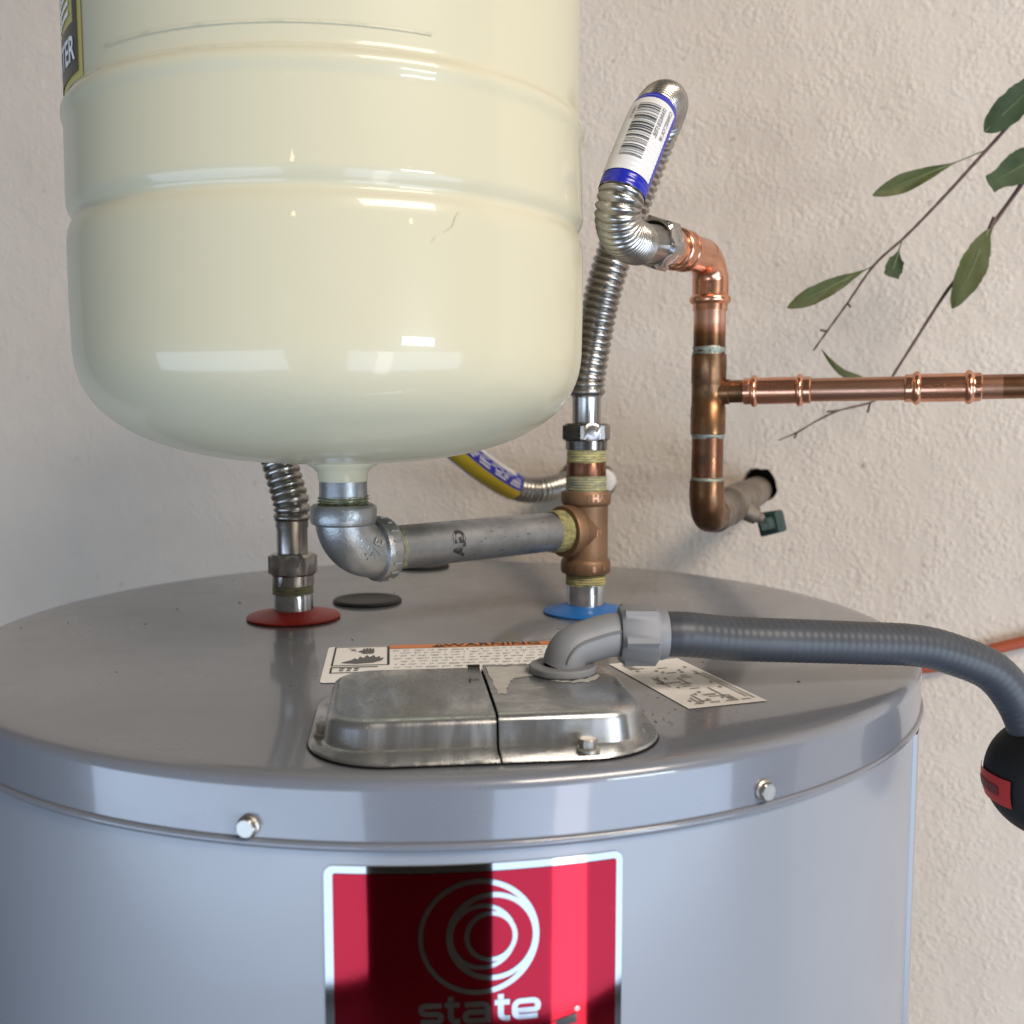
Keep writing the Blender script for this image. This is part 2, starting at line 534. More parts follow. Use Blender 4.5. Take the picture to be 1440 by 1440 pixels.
def heat_tint(name, z_hi, z_lo):
    """bright copper above turning brown below, along a ragged heat line"""
    m = mat(name, (0.68, 0.40, 0.30), 0.36, 1.0, rough_var=0.08, var_scale=40)
    nt = m.node_tree
    N, Lk = nt.nodes, nt.links
    b = N['Principled BSDF']
    tc = N.new('ShaderNodeTexCoord')
    sx = N.new('ShaderNodeSeparateXYZ')
    Lk.new(tc.outputs['Object'], sx.inputs[0])
    nz = N.new('ShaderNodeTexNoise'); nz.inputs['Scale'].default_value = 55; nz.inputs['Detail'].default_value = 4
    Lk.new(tc.outputs['Object'], nz.inputs['Vector'])
    ma = N.new('ShaderNodeMath'); ma.operation = 'MULTIPLY_ADD'; ma.inputs[1].default_value = 0.016
    Lk.new(nz.outputs['Fac'], ma.inputs[0]); Lk.new(sx.outputs['Z'], ma.inputs[2])
    cr = N.new('ShaderNodeValToRGB')
    mr = N.new('ShaderNodeMapRange')
    mr.inputs['From Min'].default_value = z_lo + 0.008; mr.inputs['From Max'].default_value = z_hi + 0.008
    Lk.new(ma.outputs[0], mr.inputs['Value']); Lk.new(mr.outputs['Result'], cr.inputs['Fac'])
    e = cr.color_ramp.elements
    e[0].position = 0.0; e[0].color = (0.13, 0.068, 0.036, 1)
    e[1].position = 1.0; e[1].color = (0.70, 0.41, 0.31, 1)
    q = e.new(0.4); q.color = (0.24, 0.11, 0.055, 1)
    q = e.new(0.7); q.color = (0.52, 0.25, 0.16, 1)
    for l in list(b.inputs['Base Color'].links):
        nt.links.remove(l)
    Lk.new(cr.outputs['Color'], b.inputs['Base Color'])
    return m


# ------------------------------------------------------------------ wall and floor
WN = Vector((0.352, 0.936, 0)).normalized()
WT = Vector((WN.y, -WN.x, 0))            # along the wall, to the right
WD = 1.0


def wall_hit(px, py):
    d = at(px, py, 1.0) - Vector((0, 0, CAMZ))
    t = WD / WN.dot(d)
    return Vector((0, 0, CAMZ)) + d * t


def wall_uv(p):
    return (p.dot(WT), p.z)


_c = at(1000, 728, .725)
hole_a = _c + WN * (WD - WN.dot(_c)) + Vector((0, 0, 0.005)) - WT * 0.001   # by the shutoff valve, in line with the elbow
hole_b = wall_hit(824, 676)              # behind the bronze tee


def ragged(c, rx, rz, n, seed, jag=0.12):
    rnd = random.Random(seed)
    u0, z0 = wall_uv(c)
    p1, p2 = rnd.uniform(0, 6), rnd.uniform(0, 6)
    out = []
    for k in range(n):
        a = 2 * PI * k / n
        j = 1 + jag * (0.6 * math.sin(2 * a + p1) + 0.5 * math.sin(5 * a + p2)) + rnd.uniform(-.04, .04)
        out.append((u0 + rx * j * math.cos(a), z0 + rz * j * math.sin(a)))
    return out


bm = bmesh.new()


def loop_edges(pts):
    vs = [bm.verts.new((WN * WD + WT * u) + Vector((0, 0, z))) for u, z in pts]
    return vs, [bm.edges.new((vs[i], vs[(i + 1) % len(vs)])) for i in range(len(vs))]


es = []
es += loop_edges([(-3.0, -0.45), (2.0, -0.45), (2.0, 3.2), (-3.0, 3.2)])[1]
holes = [ragged(hole_a, 0.0160, 0.0185, 30, 3, 0.10), ragged(hole_b, 0.032, 0.021, 26, 5, 0.10)]
hl = []
for h in holes:
    v_, e_ = loop_edges(h)
    hl.append(v_)
    es += e_
bmesh.ops.triangle_fill(bm, use_beauty=True, use_dissolve=False, edges=es)
me = bpy.data.meshes.new('wall')
bmesh.ops.recalc_face_normals(bm, faces=bm.faces)
bm.to_mesh(me)
bm.free()
me.materials.append(M['stucco'])
wall = bpy.data.objects.new('wall', me)
COL.objects.link(wall)
wall['kind'] = 'structure'
wall['label'] = 'beige textured stucco wall behind the water heater'
for h in holes:
    mb = MB()
    n = len(h)
    vs = []
    for dpt, sc in ((0, 1), (0.003, 0.97), (0.04, 0.92)):
        cu = sum(p[0] for p in h) / n; cz = sum(p[1] for p in h) / n
        for u, z in h:
            vs.append(WN * (WD + dpt) + WT * (cu + (u - cu) * sc) + Vector((0, 0, cz + (z - cz) * sc)))
    fs = [(r * n + k, r * n + (k + 1) % n, (r + 1) * n + (k + 1) % n, (r + 1) * n + k) for r in range(2) for k in range(n)]
    fs.append(tuple(2 * n + k for k in range(n)))
    mb.add(vs, fs)
    mb.build('wall_hole', M['plaster'], wall, smooth=False)

mb = MB()
mb.add([(-4, -5, -0.45), (4, -5, -0.45), (4, 2.6, -0.45), (-4, 2.6, -0.45)], [(0, 1, 2, 3)])
fl = mb.build('floor', M['concrete'], smooth=False)
fl['kind'] = 'structure'
mb = MB()
box(mb, -0.045, 0.66, -0.205, 0.66, 0.60, 0.47)
pl_ = mb.build('plinth', M['concrete'], smooth=False)
pl_['kind'] = 'structure'

# ------------------------------------------------------------------ water heater
heater = thing('water_heater', 'large grey cylindrical water heater with a red foil brand sticker on its front', 'water heater', (HC.x, HC.y, 0))
HM = Matrix.Translation((HC.x, HC.y, 0))
RB = 0.2985
# jacket
mb = MB()
lathe(mb, [(0.28, 0.03), (RB - .002, 0.03), (RB, 0.034), (RB, 1.4745), (RB - .004, 1.4765)], 160, HM)
mb.build('jacket', M['grey_paint'], heater)
# vertical lap seam on the right of the jacket
mb = MB()


def cyl(phi, z, r):
    """point on the heater, phi degrees from facing the camera (towards +X)"""
    a = R(phi)
    return Vector((HC.x + r * math.sin(a), HC.y - r * math.cos(a), z))


vs = []
for phi in (62.5, 62.8, 65.5, 65.8):
    rr = RB + (0.0018 if 62.6 < phi < 65.6 else -0.0005)
    vs += [cyl(phi, 0.04, rr), cyl(phi, 1.466, rr)]
mb.add(vs, [(0, 1, 3, 2), (2, 3, 5, 4), (4, 5, 7, 6)])
mb.build('seam', M['grey_paint'], heater, angle=20)
# lid: flat pan with rolled edge, skirt and bead
prof = [(0.0, 1.5), (0.05, 1.5), (0.288, 1.5)]
for k in range(1, 9):
    a = PI / 2 * k / 8
    prof.append((0.2948 + 0.0055 * math.sin(a), 1.4945 + 0.0055 * math.cos(a)))
prof += [(0.3003, 1.480), (0.3003, 1.4745)]
for k in range(1, 9):
    a = PI * k / 8
    prof.append((0.3003 + 0.0017 * math.sin(a), 1.4727 + 0.0020 * math.cos(a)))
prof += [(0.2990, 1.4700), (0.2985, 1.4712)]
mb = MB()
lathe(mb, prof[1:], 200, HM, cap0=True)
lid = mb.build('lid', M['lid_paint_shaded'], heater, angle=50)


# bolts on the skirt
def hexbolt(p, d, flat, name, parent, h=0.0055, washer=0.0):
    T = axis_matrix(p, d)
    mb = MB()
    if washer:
        lathe(mb, [(0.0001, 0.0), (washer, 0.0), (washer, 0.0012), (washer - .0008, 0.0018), (0.0001, 0.0018)], 28, T)
    hexnut(mb, flat, 0.0015, h, T, 0.0005)
    return mb.build(name, M['bolt'], parent, angle=30)


for phi, z in ((-11.23, 1.4793), (30.51, 1.4803)):
    p = cyl(phi, z, 0.3002)
    hexbolt(p, (math.sin(R(phi)), -math.cos(R(phi)), 0.0), 0.0072, 'lid_bolt', heater, 0.0042, 0.0046)

# --- brand sticker
def bent(mb, verts, faces, off):
    """2-D verts in metres (u right, v up) about the logo centre, wrapped on the jacket"""
    mb.add([cyl(P0 + math.degrees(u / RB), Z0 + v, RB + off) for u, v in verts], faces)


P0, Z0 = 6.15, 1.4350
ulo, uhi = math.radians(-5.58 - P0) * RB, math.radians(17.47 - P0) * RB
vtop, vbot = 0.0292, -0.0860


def plate(mb, u0, u1, v0, v1, rad, off, n=72):
    vs, fs = [], []
    for i in range(n + 1):
        u = u0 + (u1 - u0) * i / n
        # cosine spacing near ends for round corners
        e = min(u - u0, u1 - u)
        cut = 0.0
        if e < rad:
            cut = rad - math.sqrt(max(0, rad * rad - (rad - e) ** 2))
        tilt = 0.0009 * ((u - u0) / (u1 - u0))
        vs += [(u, v0 + cut), (u, v1 - cut + tilt)]
    fs = [(2 * i, 2 * i + 2, 2 * i + 3, 2 * i + 1) for i in range(n)]
    bent(mb, vs, fs, off)


def plate_fine(mb, u0, u1, v0, v1, rad, off):
    us = [u0 + rad * (1 - math.cos(PI / 2 * k / 6)) for k in range(7)]
    us += [u0 + rad + (u1 - u0 - 2 * rad) * k / 60 for k in range(1, 60)]
    us += [u1 - rad * (1 - math.cos(PI / 2 * k / 6)) for k in range(6, -1, -1)]
    vs = []
    for u in us:
        e = min(u - u0, u1 - u)
        cut = rad - math.sqrt(max(0, rad * rad - (rad - min(e, rad)) ** 2))
        tilt = 0.0009 * ((u - u0) / (u1 - u0))
        vs += [(u, v0 + cut), (u, v1 - cut + tilt)]
    bent(mb, vs, [(2 * i, 2 * i + 2, 2 * i + 3, 2 * i + 1) for i in range(len(us) - 1)], off)


mb = MB()
plate_fine(mb, ulo, uhi, vbot, vtop, 0.004, 0.0005)
sticker = mb.build('brand_sticker', M['mirror'], heater, label='red and silver mirror foil sticker with ring logo')
mb = MB()
plate_fine(mb, ulo + .0036, uhi - .0028, vbot + .004, vtop - .0031, 0.0008, 0.0008)
mb.build('red_field', M['red_foil'], sticker)
# ring logo: four nested off-centre rings touching by turns left and right
PXM = 0.000281 * 0.3194                  # metres per unit of the measured logo


def ring(cx, ro, ri, shift):
    mb = MB()
    n = 96
    vs = []
    for k in range(n):
        a = 2 * PI * k / n
        vs.append(((cx - 730 + ro * math.cos(a)) * PXM, ro * math.sin(a) * PXM))
        vs.append(((cx + shift - 730 + ri * math.cos(a)) * PXM, ri * math.sin(a) * PXM))
    fs = [(2 * k, (2 * k + 2) % (2 * n), (2 * k + 3) % (2 * n), 2 * k + 1) for k in range(n)]
    bent(mb, vs, fs, 0.0011)
    mb.build('logo_ring', M['mirror'], sticker)


ring(730, 267, 243.5, -3)
ring(788, 203, 179, 1)
ring(743, 152, 131.5, 3)
ring(782, 117, 96, 0)


# lettering of the sticker: stroked bold letters, x-height 1
def letter_strokes():
    w = 0.25
    h = w / 2
    L = []
    # s
    s = [(0.98, 1 - h), (0.30, 1 - h)] + arc2d(0.30, 0.69, 0.19, 90, 270, 8)[1:] + [(0.76, 0.50)]
    s += arc2d(0.76, 0.31, 0.19, 90, -90, 8)[1:] + [(0.08, h)]
    L.append((0.0, [s]))
    # t
    t1 = [(0.26, 1.28), (0.26, 0.36)] + arc2d(0.50, 0.36, 0.24, 180, 270, 6)[1:] + [(0.66, h)]
    L.append((1.10, [t1, [(0.0, 0.90), (0.64, 0.90)]]))
    # a
    a1 = [(0.10, 1 - h), (0.86, 1 - h)] + arc2d(0.86, 0.66, 0.215, 90, 0, 6)[1:] + [(1.075, 0.0)]
    a2 = [(1.0, 0.53), (0.32, 0.53)] + arc2d(0.32, 0.325, 0.20, 90, 270, 8)[1:] + [(1.0, h)]
    L.append((1.86, [a1, a2]))
    L.append((3.24, [t1, [(0.0, 0.90), (0.64, 0.90)]]))
    # e
    e1 = [(0.16, 0.43), (1.02, 0.43)] + [(1.11, 0.50), (1.135, 0.60)] + arc2d(0.90, 0.64, 0.235, 0, 90, 6) + arc2d(0.38, 0.62, 0.255, 90, 180, 6)
    e1 += arc2d(0.38, 0.38, 0.255, 180, 270, 6) + [(1.12, h)]
    L.append((3.98, [e1]))
    return L, w


def bold(pts_list, w):
    vs, fs = [], []
    for p in pts_list:
        v, f = stroke2d(p, w)
        o = len(vs)
        vs += v
        fs += [tuple(i + o for i in q) for q in f]
    return vs, fs


XH = 32 * 0.000281
LS, w_ = letter_strokes()
tot = 5.2
for k, (x0, strokes) in enumerate(LS):
    mb = MB()
    for j, st in enumerate(strokes):
        v, f = stroke2d(st, w_)
        xs = 172 * 0.000281 / tot
        bent(mb, [((x0 + a) * xs - 85.5 * 0.000281, -0.0358 + b * XH) for a, b in v], f, 0.0010 + 0.0001 * j)
    mb.build('letter', M['mirror'], sticker)
mb = MB()
bent(mb, [(0.0335, -0.0372), (0.0395, -0.0358), (0.0395, -0.0395), (0.010, -0.0460), (0.010, -0.0430)], [(0, 4, 3, 2, 1)], 0.0011)
mb.build('underline', M['mirror'], sticker)
mb = MB()
vs = []
for k in range(16):
    a = 2 * PI * k / 16
    vs += [(0.0398 + 0.0010 * math.cos(a), -0.0338 + 0.0010 * math.sin(a)), (0.0398 + 0.0007 * math.cos(a), -0.0338 + 0.0007 * math.sin(a))]
bent(mb, vs, [(2 * k, (2 * k + 2) % 32, (2 * k + 3) % 32, 2 * k + 1) for k in range(16)], 0.0011)
v, f = text_flat('R', 0.0014)
bent(mb, [(0.0398 + x, -0.0338 + y) for x, y in v], f, 0.0011)
mb.build('registered_mark', M['mirror'], sticker)


# --- printed labels lying on the lid
def flat_map(origin, ex, ey, z):
    def fn(u, v):
        p = origin + ex * u + ey * v
        return (p.x, p.y, z)
    return fn


def lay(mb, fn, verts, faces):
    mb.add([fn(x, y) for x, y in verts], faces)


def rect(x0, x1, y0, y1):
    return [(x0, y0), (x1, y0), (x1, y1), (x0, y1)], [(0, 1, 2, 3)]


def rrect(x0, x1, y0, y1, r, n=5):
    pts = arc2d(x1 - r, y1 - r, r, 0, 90, n) + arc2d(x0 + r, y1 - r, r, 90, 180, n) + arc2d(x0 + r, y0 + r, r, 180, 270, n) + arc2d(x1 - r, y0 + r, r, 270, 360, n)
    return pts, [tuple(range(len(pts)))]


# warning label: back-left corner at (-.111,.607), runs right; x along, y away from the camera
wo = Vector((-0.1105, 0.6075, 0))
we = Vector((0.1465, 0.0175, 0)).normalized()
wv = Vector((-we.y, we.x, 0))
fn = lambda z: flat_map(wo, we, wv, 1.5 + z)
mb = MB()
lay(mb, fn(0.0004), *rrect(0, 0.148, -0.082, 0.002, 0.003))
wl = mb.build('warning_label', M['white_label'], heater, smooth=False, label='white warning label with orange header and flame pictogram')
mb = MB()
lay(mb, fn(0.0007), *rect(0.0365, 0.1455, -0.0075, 0.0015))
mb.build('orange_header', M['orange_print'], wl, smooth=False)
mb = MB()
v, f = text_flat('WARNING', 0.0098, 0.0001, sx=1.25)
lay(mb, fn(0.0010), [(x + 0.099, y - 0.003) for x, y in v], f)
lay(mb, fn(0.0010), [(0.0620, -0.0065), (0.0705, -0.0065), (0.06625, 0.0008)], [(0, 1, 2)])
mb.build('header_text', M['ink'], wl, smooth=False)
mb = MB()
lay(mb, fn(0.0011), *rect(0.0658, 0.0667, -0.0045, -0.0012))
lay(mb, fn(0.0011), *rect(0.0658, 0.0667, -0.0060, -0.0052))
mb.build('alert_mark', M['orange_print'], wl, smooth=False)
# fine print, too small to read in the photograph: broken word-length dashes
mb = MB()
rnd = random.Random(11)
y = -0.0125
for line in range(7):
    x = 0.039 if line % 3 == 0 else 0.043
    if line % 3 != 0 and rnd.random() < .6:
        lay(mb, fn(0.0008), *rect(0.0395, 0.0405, y - .0012, y))
    while x < 0.140:
        w = rnd.uniform(0.002, 0.0075)
        n = max(1, int(w / 0.0012))
        for q in range(n):
            hgt = rnd.choice((0.0011, 0.0012, 0.0019))
            xx = x + q * 0.0012
            lay(mb, fn(0.0008), *rect(xx, xx + 0.0008, y - hgt, y))
        x += w + 0.0016
    y -= 0.0068
mb.build('fine_print', M['print_ink'], wl, smooth=False)
mb = MB()
for q in (rect(0.0040, 0.0365, -0.0012, -0.0002), rect(0.0040, 0.0050, -0.046, -0.0012), rect(0.0352, 0.0365, -0.046, -0.0012),
          rect(0.0040, 0.0365, -0.047, -0.046), rect(0.004, 0.005, -0.062, -0.050), rect(0.004, 0.030, -0.0512, -0.050), rect(0.004, 0.030, -0.063, -0.062)):
    lay(mb, fn(0.0008), *q)
for x0 in (0.009, 0.013, 0.017):
    lay(mb, fn(0.0008), *rect(x0, x0 + .0028, -0.0545, -0.0530))
    lay(mb, fn(0.0008), *rect(x0, x0 + .0022, -0.0585, -0.0570))
mb.build('pictogram_frame', M['ink'], wl, smooth=False)
mb = MB()
fl_ = [(0.009, -0.040), (0.015, -0.034), (0.0165, -0.030), (0.0185, -0.033), (0.0195, -0.0255), (0.0215, -0.030), (0.0235, -0.0225), (0.0250, -0.028),
       (0.0275, -0.023), (0.0285, -0.029), (0.0310, -0.026), (0.0310, -0.031), (0.0335, -0.030), (0.0320, -0.036), (0.0275, -0.0405), (0.018, -0.0425)]
lay(mb, fn(0.0008), fl_, [tuple(range(len(fl_)))])
mb.build('flame_symbol', M['grey_ink'], wl, smooth=False)
mb = MB()
lay(mb, fn(0.0008), *rrect(0.0205, 0.0275, -0.0185, -0.0085, 0.002))
for k in range(4):
    lay(mb, fn(0.0008), *rrect(0.0208 + k * 0.0018, 0.0220 + k * 0.0018, -0.0095, -0.0040 - 0.0012 * abs(k - 1.5), 0.0005))
lay(mb, fn(0.0008), *[[(0.0202, -0.010), (0.0180, -0.0125), (0.0188, -0.0142), (0.0210, -0.0150)], [(0, 1, 2, 3)]])
for p in ([(0.0125, -0.005), (0.0165, -0.0075), (0.0140, -0.0100), (0.0175, -0.0120)],):
    lay(mb, fn(0.0008), *stroke2d(p, 0.0008))
mb.build('hand_symbol', M['grey_ink'], wl, smooth=False)

# wiring diagram label: oblique white rectangle at the right
q0, q1, q2, q3 = [Vector(p) for p in ((0.0550, 0.5660, 0), (0.0845, 0.4790, 0), (0.1275, 0.4885, 0), (0.0960, 0.5800, 0))]
ax = (q1 - q0)
ay = (q3 - q0)
fw = lambda z: (lambda u, v: tuple((q0 + ax * u + ay * v) + Vector((0, 0, 1.5 + z))))
mb = MB()
lay(mb, fw(0.0004), *rect(-0.02, 1, 0, 1))
wd = mb.build('wiring_label', M['dull_label'], heater, smooth=False, label='worn white label printed with a faint wiring diagram')
mb = MB()
rnd = random.Random(4)
for k in range(9):
    u = rnd.uniform(0.28, 0.9); v = rnd.uniform(0.15, 0.8)
    lay(mb, fw(0.0008), *rect(u, min(u + rnd.uniform(0.08, 0.3), 0.95), v, v + 0.02))
for k in range(12):
    u = rnd.uniform(0.15, 0.9); v = rnd.uniform(0.12, 0.7)
    lay(mb, fw(0.0008), *rect(u, u + 0.012, v, min(0.92, v + rnd.uniform(0.08, 0.3))))
for k in range(20):
    u = rnd.uniform(0.12, 0.9); v = rnd.uniform(0.12, 0.85)
    lay(mb, fw(0.0009), *rect(u, u + 0.03, v, v + 0.035))
for a, b in ((0.30, 0.90), (0.36, 0.93)):
    lay(mb, fw(0.0008), *rect(a, b, 0.86 if a < .35 else 0.92, (0.86 if a < .35 else 0.92) + .018))
for k in range(4):
    x = 0.15 + k * 0.2
    lay(mb, fw(0.0008), *rect(0.93, 0.945, x, x + 0.12))
for k in range(6):
    lay(mb, fw(0.0008), *rect(0.05 + k * .022, 0.062 + k * .022, 0.12, 0.12 + rnd.uniform(.1, .25)))
mb.build('wiring_print', M['faint_ink'], wd, smooth=False)

# --- two-piece junction cover on the lid
CC = Vector((-0.0145, 0.4604, 1.5))
CM = Matrix.Translation(CC) @ Matrix.Rotation(R(6.5), 4, 'Z')


def rr_loop(hx, hy, r, z, n=10):
    return [(x, y, z) for x, y in (arc2d(hx - r, hy - r, r, 0, 90, n) + arc2d(-hx + r, hy - r, r, 90, 180, n)
            + arc2d(-hx + r, -hy + r, r, 180, 270, n) + arc2d(hx - r, -hy + r, r, 270, 360, n))]


def hat(zt, side):
    loops = [rr_loop(0.0755, 0.0600, 0.036, 0.0006), rr_loop(0.0760, 0.0605, 0.0365, 0.0012), rr_loop(0.0755, 0.0600, 0.036, 0.0022),
             rr_loop(0.0705, 0.0475, 0.022, 0.0022), rr_loop(0.0695, 0.0462, 0.021, 0.0030),
             rr_loop(0.0682, 0.0445, 0.020, zt - 0.0040)]
    for k in range(1, 6):
        a = PI / 2 * k / 5
        d = 0.0040
        loops.append(rr_loop(0.0682 - d * (1 - math.cos(a)), 0.0445 - d * (1 - math.cos(a)), 0.020 - d * .6 * (1 - math.cos(a)), zt - d + d * math.sin(a)))
    loops.append(rr_loop(0.0618, 0.0380, 0.0150, zt + 0.0002))
    n = len(loops[0])
    bm = bmesh.new()
    rows = [[bm.verts.new(p) for p in lp] for lp in loops]
    for a, b in zip(rows, rows[1:]):
        for k in range(n):
            bm.faces.new((a[k], a[(k + 1) % n], b[(k + 1) % n], b[k]))
    bm.faces.new(rows[-1])
    geom = bm.verts[:] + bm.edges[:] + bm.faces[:]
    cut = 0.0035
    bmesh.ops.bisect_plane(bm, geom=geom, plane_co=(cut + 0.0006 * side, 0, 0), plane_no=(side, 0, 0), clear_outer=False, clear_inner=True)
    # give the sheet an edge at the joint
    ed = [e for e in bm.edges if len(e.link_faces) == 1 and all(abs(v.co.x - (cut + .0006 * side)) < 1e-5 for v in e.verts)]
    r = bmesh.ops.extrude_edge_only(bm, edges=ed)
    for v in [g for g in r['geom'] if isinstance(g, bmesh.types.BMVert)]:
        v.co.z -= 0.0016
    vs = [v.co.copy() for v in bm.verts]
    bm.verts.index_update()
    fs = [tuple(v.index for v in f.verts) for f in bm.faces]
    bm.free()
    return vs, fs


mb = MB()
mb.add(*hat(0.0150, -1), CM)
lp = mb.build('cover_plate', M['sheet'], heater, angle=35, label='plain galvanised cover plate on the left of the junction box')
mb = MB()
mb.add(*hat(0.0160, 1), CM)
rp = mb.build('cover_plate', M['sheet_worn'], heater, angle=35, label='scuffed galvanised cover plate carrying the grey conduit elbow')
mb = MB()
lathe(mb, [(0.0001, 0.0003), (0.055, 0.0003), (0.055, 0.0012)], 40, CM)
mb.build('dark_gap_sheet', M['black_plastic'], heater)  # plain black disc lying under the cover plates
# black sheet standing in for the shade under the cover edge
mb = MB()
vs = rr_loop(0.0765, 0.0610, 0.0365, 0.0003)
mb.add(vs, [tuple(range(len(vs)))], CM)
mb.build('dark_gap_sheet', M['black_plastic'], heater, smooth=False)
# screws
for lx, ly in ((0.040, -0.0535), (-0.0690, -0.020)):
    p = CM @ Vector((lx, ly, 0.0022))
    hexbolt(p, (0, 0, 1), 0.0068, 'cover_screw', heater, 0.0054, 0.0050)
# torn pale residue on the right-hand plate, left of the conduit elbow and round its locknut
def residue(pts, seed):
    rnd = random.Random(seed)
    out = []
    for a, b in zip(pts, pts[1:] + pts[:1]):
        for k in range(6):
            t = k / 6
            out.append((a[0] + (b[0] - a[0]) * t + rnd.uniform(-.0008, .0008), a[1] + (b[1] - a[1]) * t + rnd.uniform(-.0012, .0012), 0.01640))
    mb = MB()
    mb.add(out, [tuple(range(len(out)))], CM)
    return mb.build('adhesive_residue', M['residue'], rp, smooth=False)


residue([(0.0060, 0.0360), (0.0330, 0.0365), (0.0300, 0.0130), (0.0235, 0.0165), (0.0170, 0.0120), (0.0140, 0.0075), (0.0110, -0.0130), (0.0070, -0.0150)], 3)
residue([(0.0330, 0.0060), (0.0440, 0.0050), (0.0520, 0.0100), (0.0580, 0.0150), (0.0560, 0.0060), (0.0480, 0.0015), (0.0400, 0.0020)], 5)
# bent tab and small hook at the joint of the cover
mb = MB()
box(mb, 0.0, 0.0405, 0.0158, 0.006, 0.0018, 0.0012, CM)
mb.build('knockout_tab', M['dark'], lp, smooth=False)
mb = MB()
mb.add([(0.001, 0.0165, 0.0156), (-0.0035, 0.0165, 0.0156), (-0.0043, 0.0155, 0.0156), (-0.0043, 0.0125, 0.0156), (-0.0034, 0.0125, 0.0156), (-0.0034, 0.0150, 0.0156), (-0.0030, 0.0155, 0.0156), (0.001, 0.0155, 0.0156)], [tuple(range(8))], CM)
mb.build('punched_slot', M['dark'], lp, smooth=False)

# --- nipples, rings and plugs on the lid
HOT = Vector((-0.1515, 0.702, 1.5))
COLD = Vector((0.0523, 0.722, 1.5))
for P, z1, lab in ((HOT, 0.0245, 'zinc plated nipple through the red ring'), (COLD, 0.0300, 'zinc plated nipple through the blue ring')):
    mb = MB()
    r = 0.0134
    lathe(mb, [(r, -0.002), (r, z1 - 0.008), (r - .0004, z1 - 0.006), (r - .0006, z1 + .006)], 40, Matrix.Translation(P))
    mb.build('nipple', M['zinc'], heater, label=lab)
for P, rad, m_, lab in ((HOT, 0.0320, 'red_plastic', 'red plastic ring'), (COLD, 0.0300, 'blue_plastic', 'blue plastic ring')):
    mb = MB()
    lathe(mb, [(rad - .004, 0.0004), (rad, 0.0006), (rad, 0.0016), (rad - .001, 0.0024), (0.022, 0.0036), (0.0165, 0.0058), (0.0150, 0.0064), (0.0137, 0.0062)], 56, Matrix.Translation(P))
    mb.build('sealing_ring', M[m_], heater, label=lab)
for x, y, rad in ((-0.109, 0.764, 0.0255), (-0.084, 0.945, 0.0255)):
    mb = MB()
    lathe(mb, [(rad, 0.0002), (rad + .0004, 0.0012), (rad - .001, 0.0026), (rad - .006, 0.0030), (rad - .008, 0.0022), (0.0002, 0.0024)], 48, Matrix.Translation((x, y, 1.5)))
    mb.build('plug', M['plug'], heater, label='round black plastic plug in the lid')
# grit lying on the lid
mb = MB()
rnd = random.Random(2)
for k in range(26):
    a = rnd.uniform(0, 2 * PI); d = 0.28 * math.sqrt(rnd.random())
    s = rnd.uniform(0.0002, 0.0005)
    box(mb, HC.x + d * math.cos(a), HC.y + d * math.sin(a), 1.5 + s * .4, s * rnd.uniform(1, 4), s, s, None)
for k in range(26):
    s = rnd.uniform(0.0002, 0.0005)
    box(mb, rnd.uniform(0.062, 0.088), rnd.uniform(0.455, 0.54), 1.5 + s * .4, s * 1.4, s, s)
g = mb.build('grit', M['twig'], heater, smooth=False)
g['kind'] = 'stuff'

# ------------------------------------------------------------------ expansion tank
TX, TY = -0.1001, 0.592
tank = thing('expansion_tank', 'glossy cream thermal expansion tank standing on the galvanised elbow', 'expansion tank', (TX, TY, 1.60))
RT = 0.1397
ZB, ZS = 1.6125, 1.680
prof = []
for k in range(0, 33):
    a = PI / 2 * k / 32
    # superellipse bottom
    r = RT * (math.sin(a)) ** (2 / 2.55)
    z = ZS - (ZS - ZB) * (math.cos(a)) ** (2 / 2.55)
    prof.append((max(r, 0.0002), z))
prof += [(RT + .0004, 1.700), (RT + .0004, 1.722), (RT + .0003, 1.7285)]
for dz, dr in ((0.730, 0.0002), (0.7335, -0.0004), (0.7365, -0.0014), (0.7385, -0.0026), (0.7402, -0.0029), (0.7420, -0.0022), (0.7445, -0.0008), (0.7475, 0.0001), (0.7485, 0.0001),
               (0.760, 0.0000), (0.7835, -0.0003), (0.7845, -0.0003), (0.7862, -0.0003), (0.7880, 0.0000), (0.7898, 0.0006), (0.7920, 0.0010), (0.7945, 0.0007), (0.7962, -0.0003), (0.7978, -0.0016), (0.80, -0.0022), (0.8015, -0.0022), (1.00, -0.0022), (1.018, -0.0022), (1.02, -0.0022)):
    prof.append((RT + dr, 1 + dz))
for k in range(1, 9):
    a = PI / 2 * k / 8
    prof.append(((RT - .0022) * math.cos(a) + 0.0002, 2.02 + 0.06 * math.sin(a)))
mb = MB()
lathe(mb, prof, 160, Matrix.Translation((TX, TY, 0)))
mb.build('shell', M['cream'], tank, angle=60)


def tcyl(phi, z, off):
    a = R(phi)
    return Vector((TX + (RT + off) * math.sin(a), TY - (RT + off) * math.cos(a), z))


# discoloured weld line round the front of the tank
mb = MB()
rnd = random.Random(8)
grid(mb, lambda u, v: tcyl(-38 + 66 * u, 1.8068 + 0.0011 * v, -0.0017), 60, 1)
mb.build('weld_line', M['weld'], tank)
# thin seam marks on the upper bead
mb = MB()
for a0, a1, z, h in ((-52, 20, 1.7972, 0.0006),):
    grid(mb, lambda u, v: tcyl(a0 + (a1 - a0) * u, z + h * v, 0.0012 if z < 1.793 else -0.0011), 50, 1)
mb.build('weld_line', M['weld'], tank)
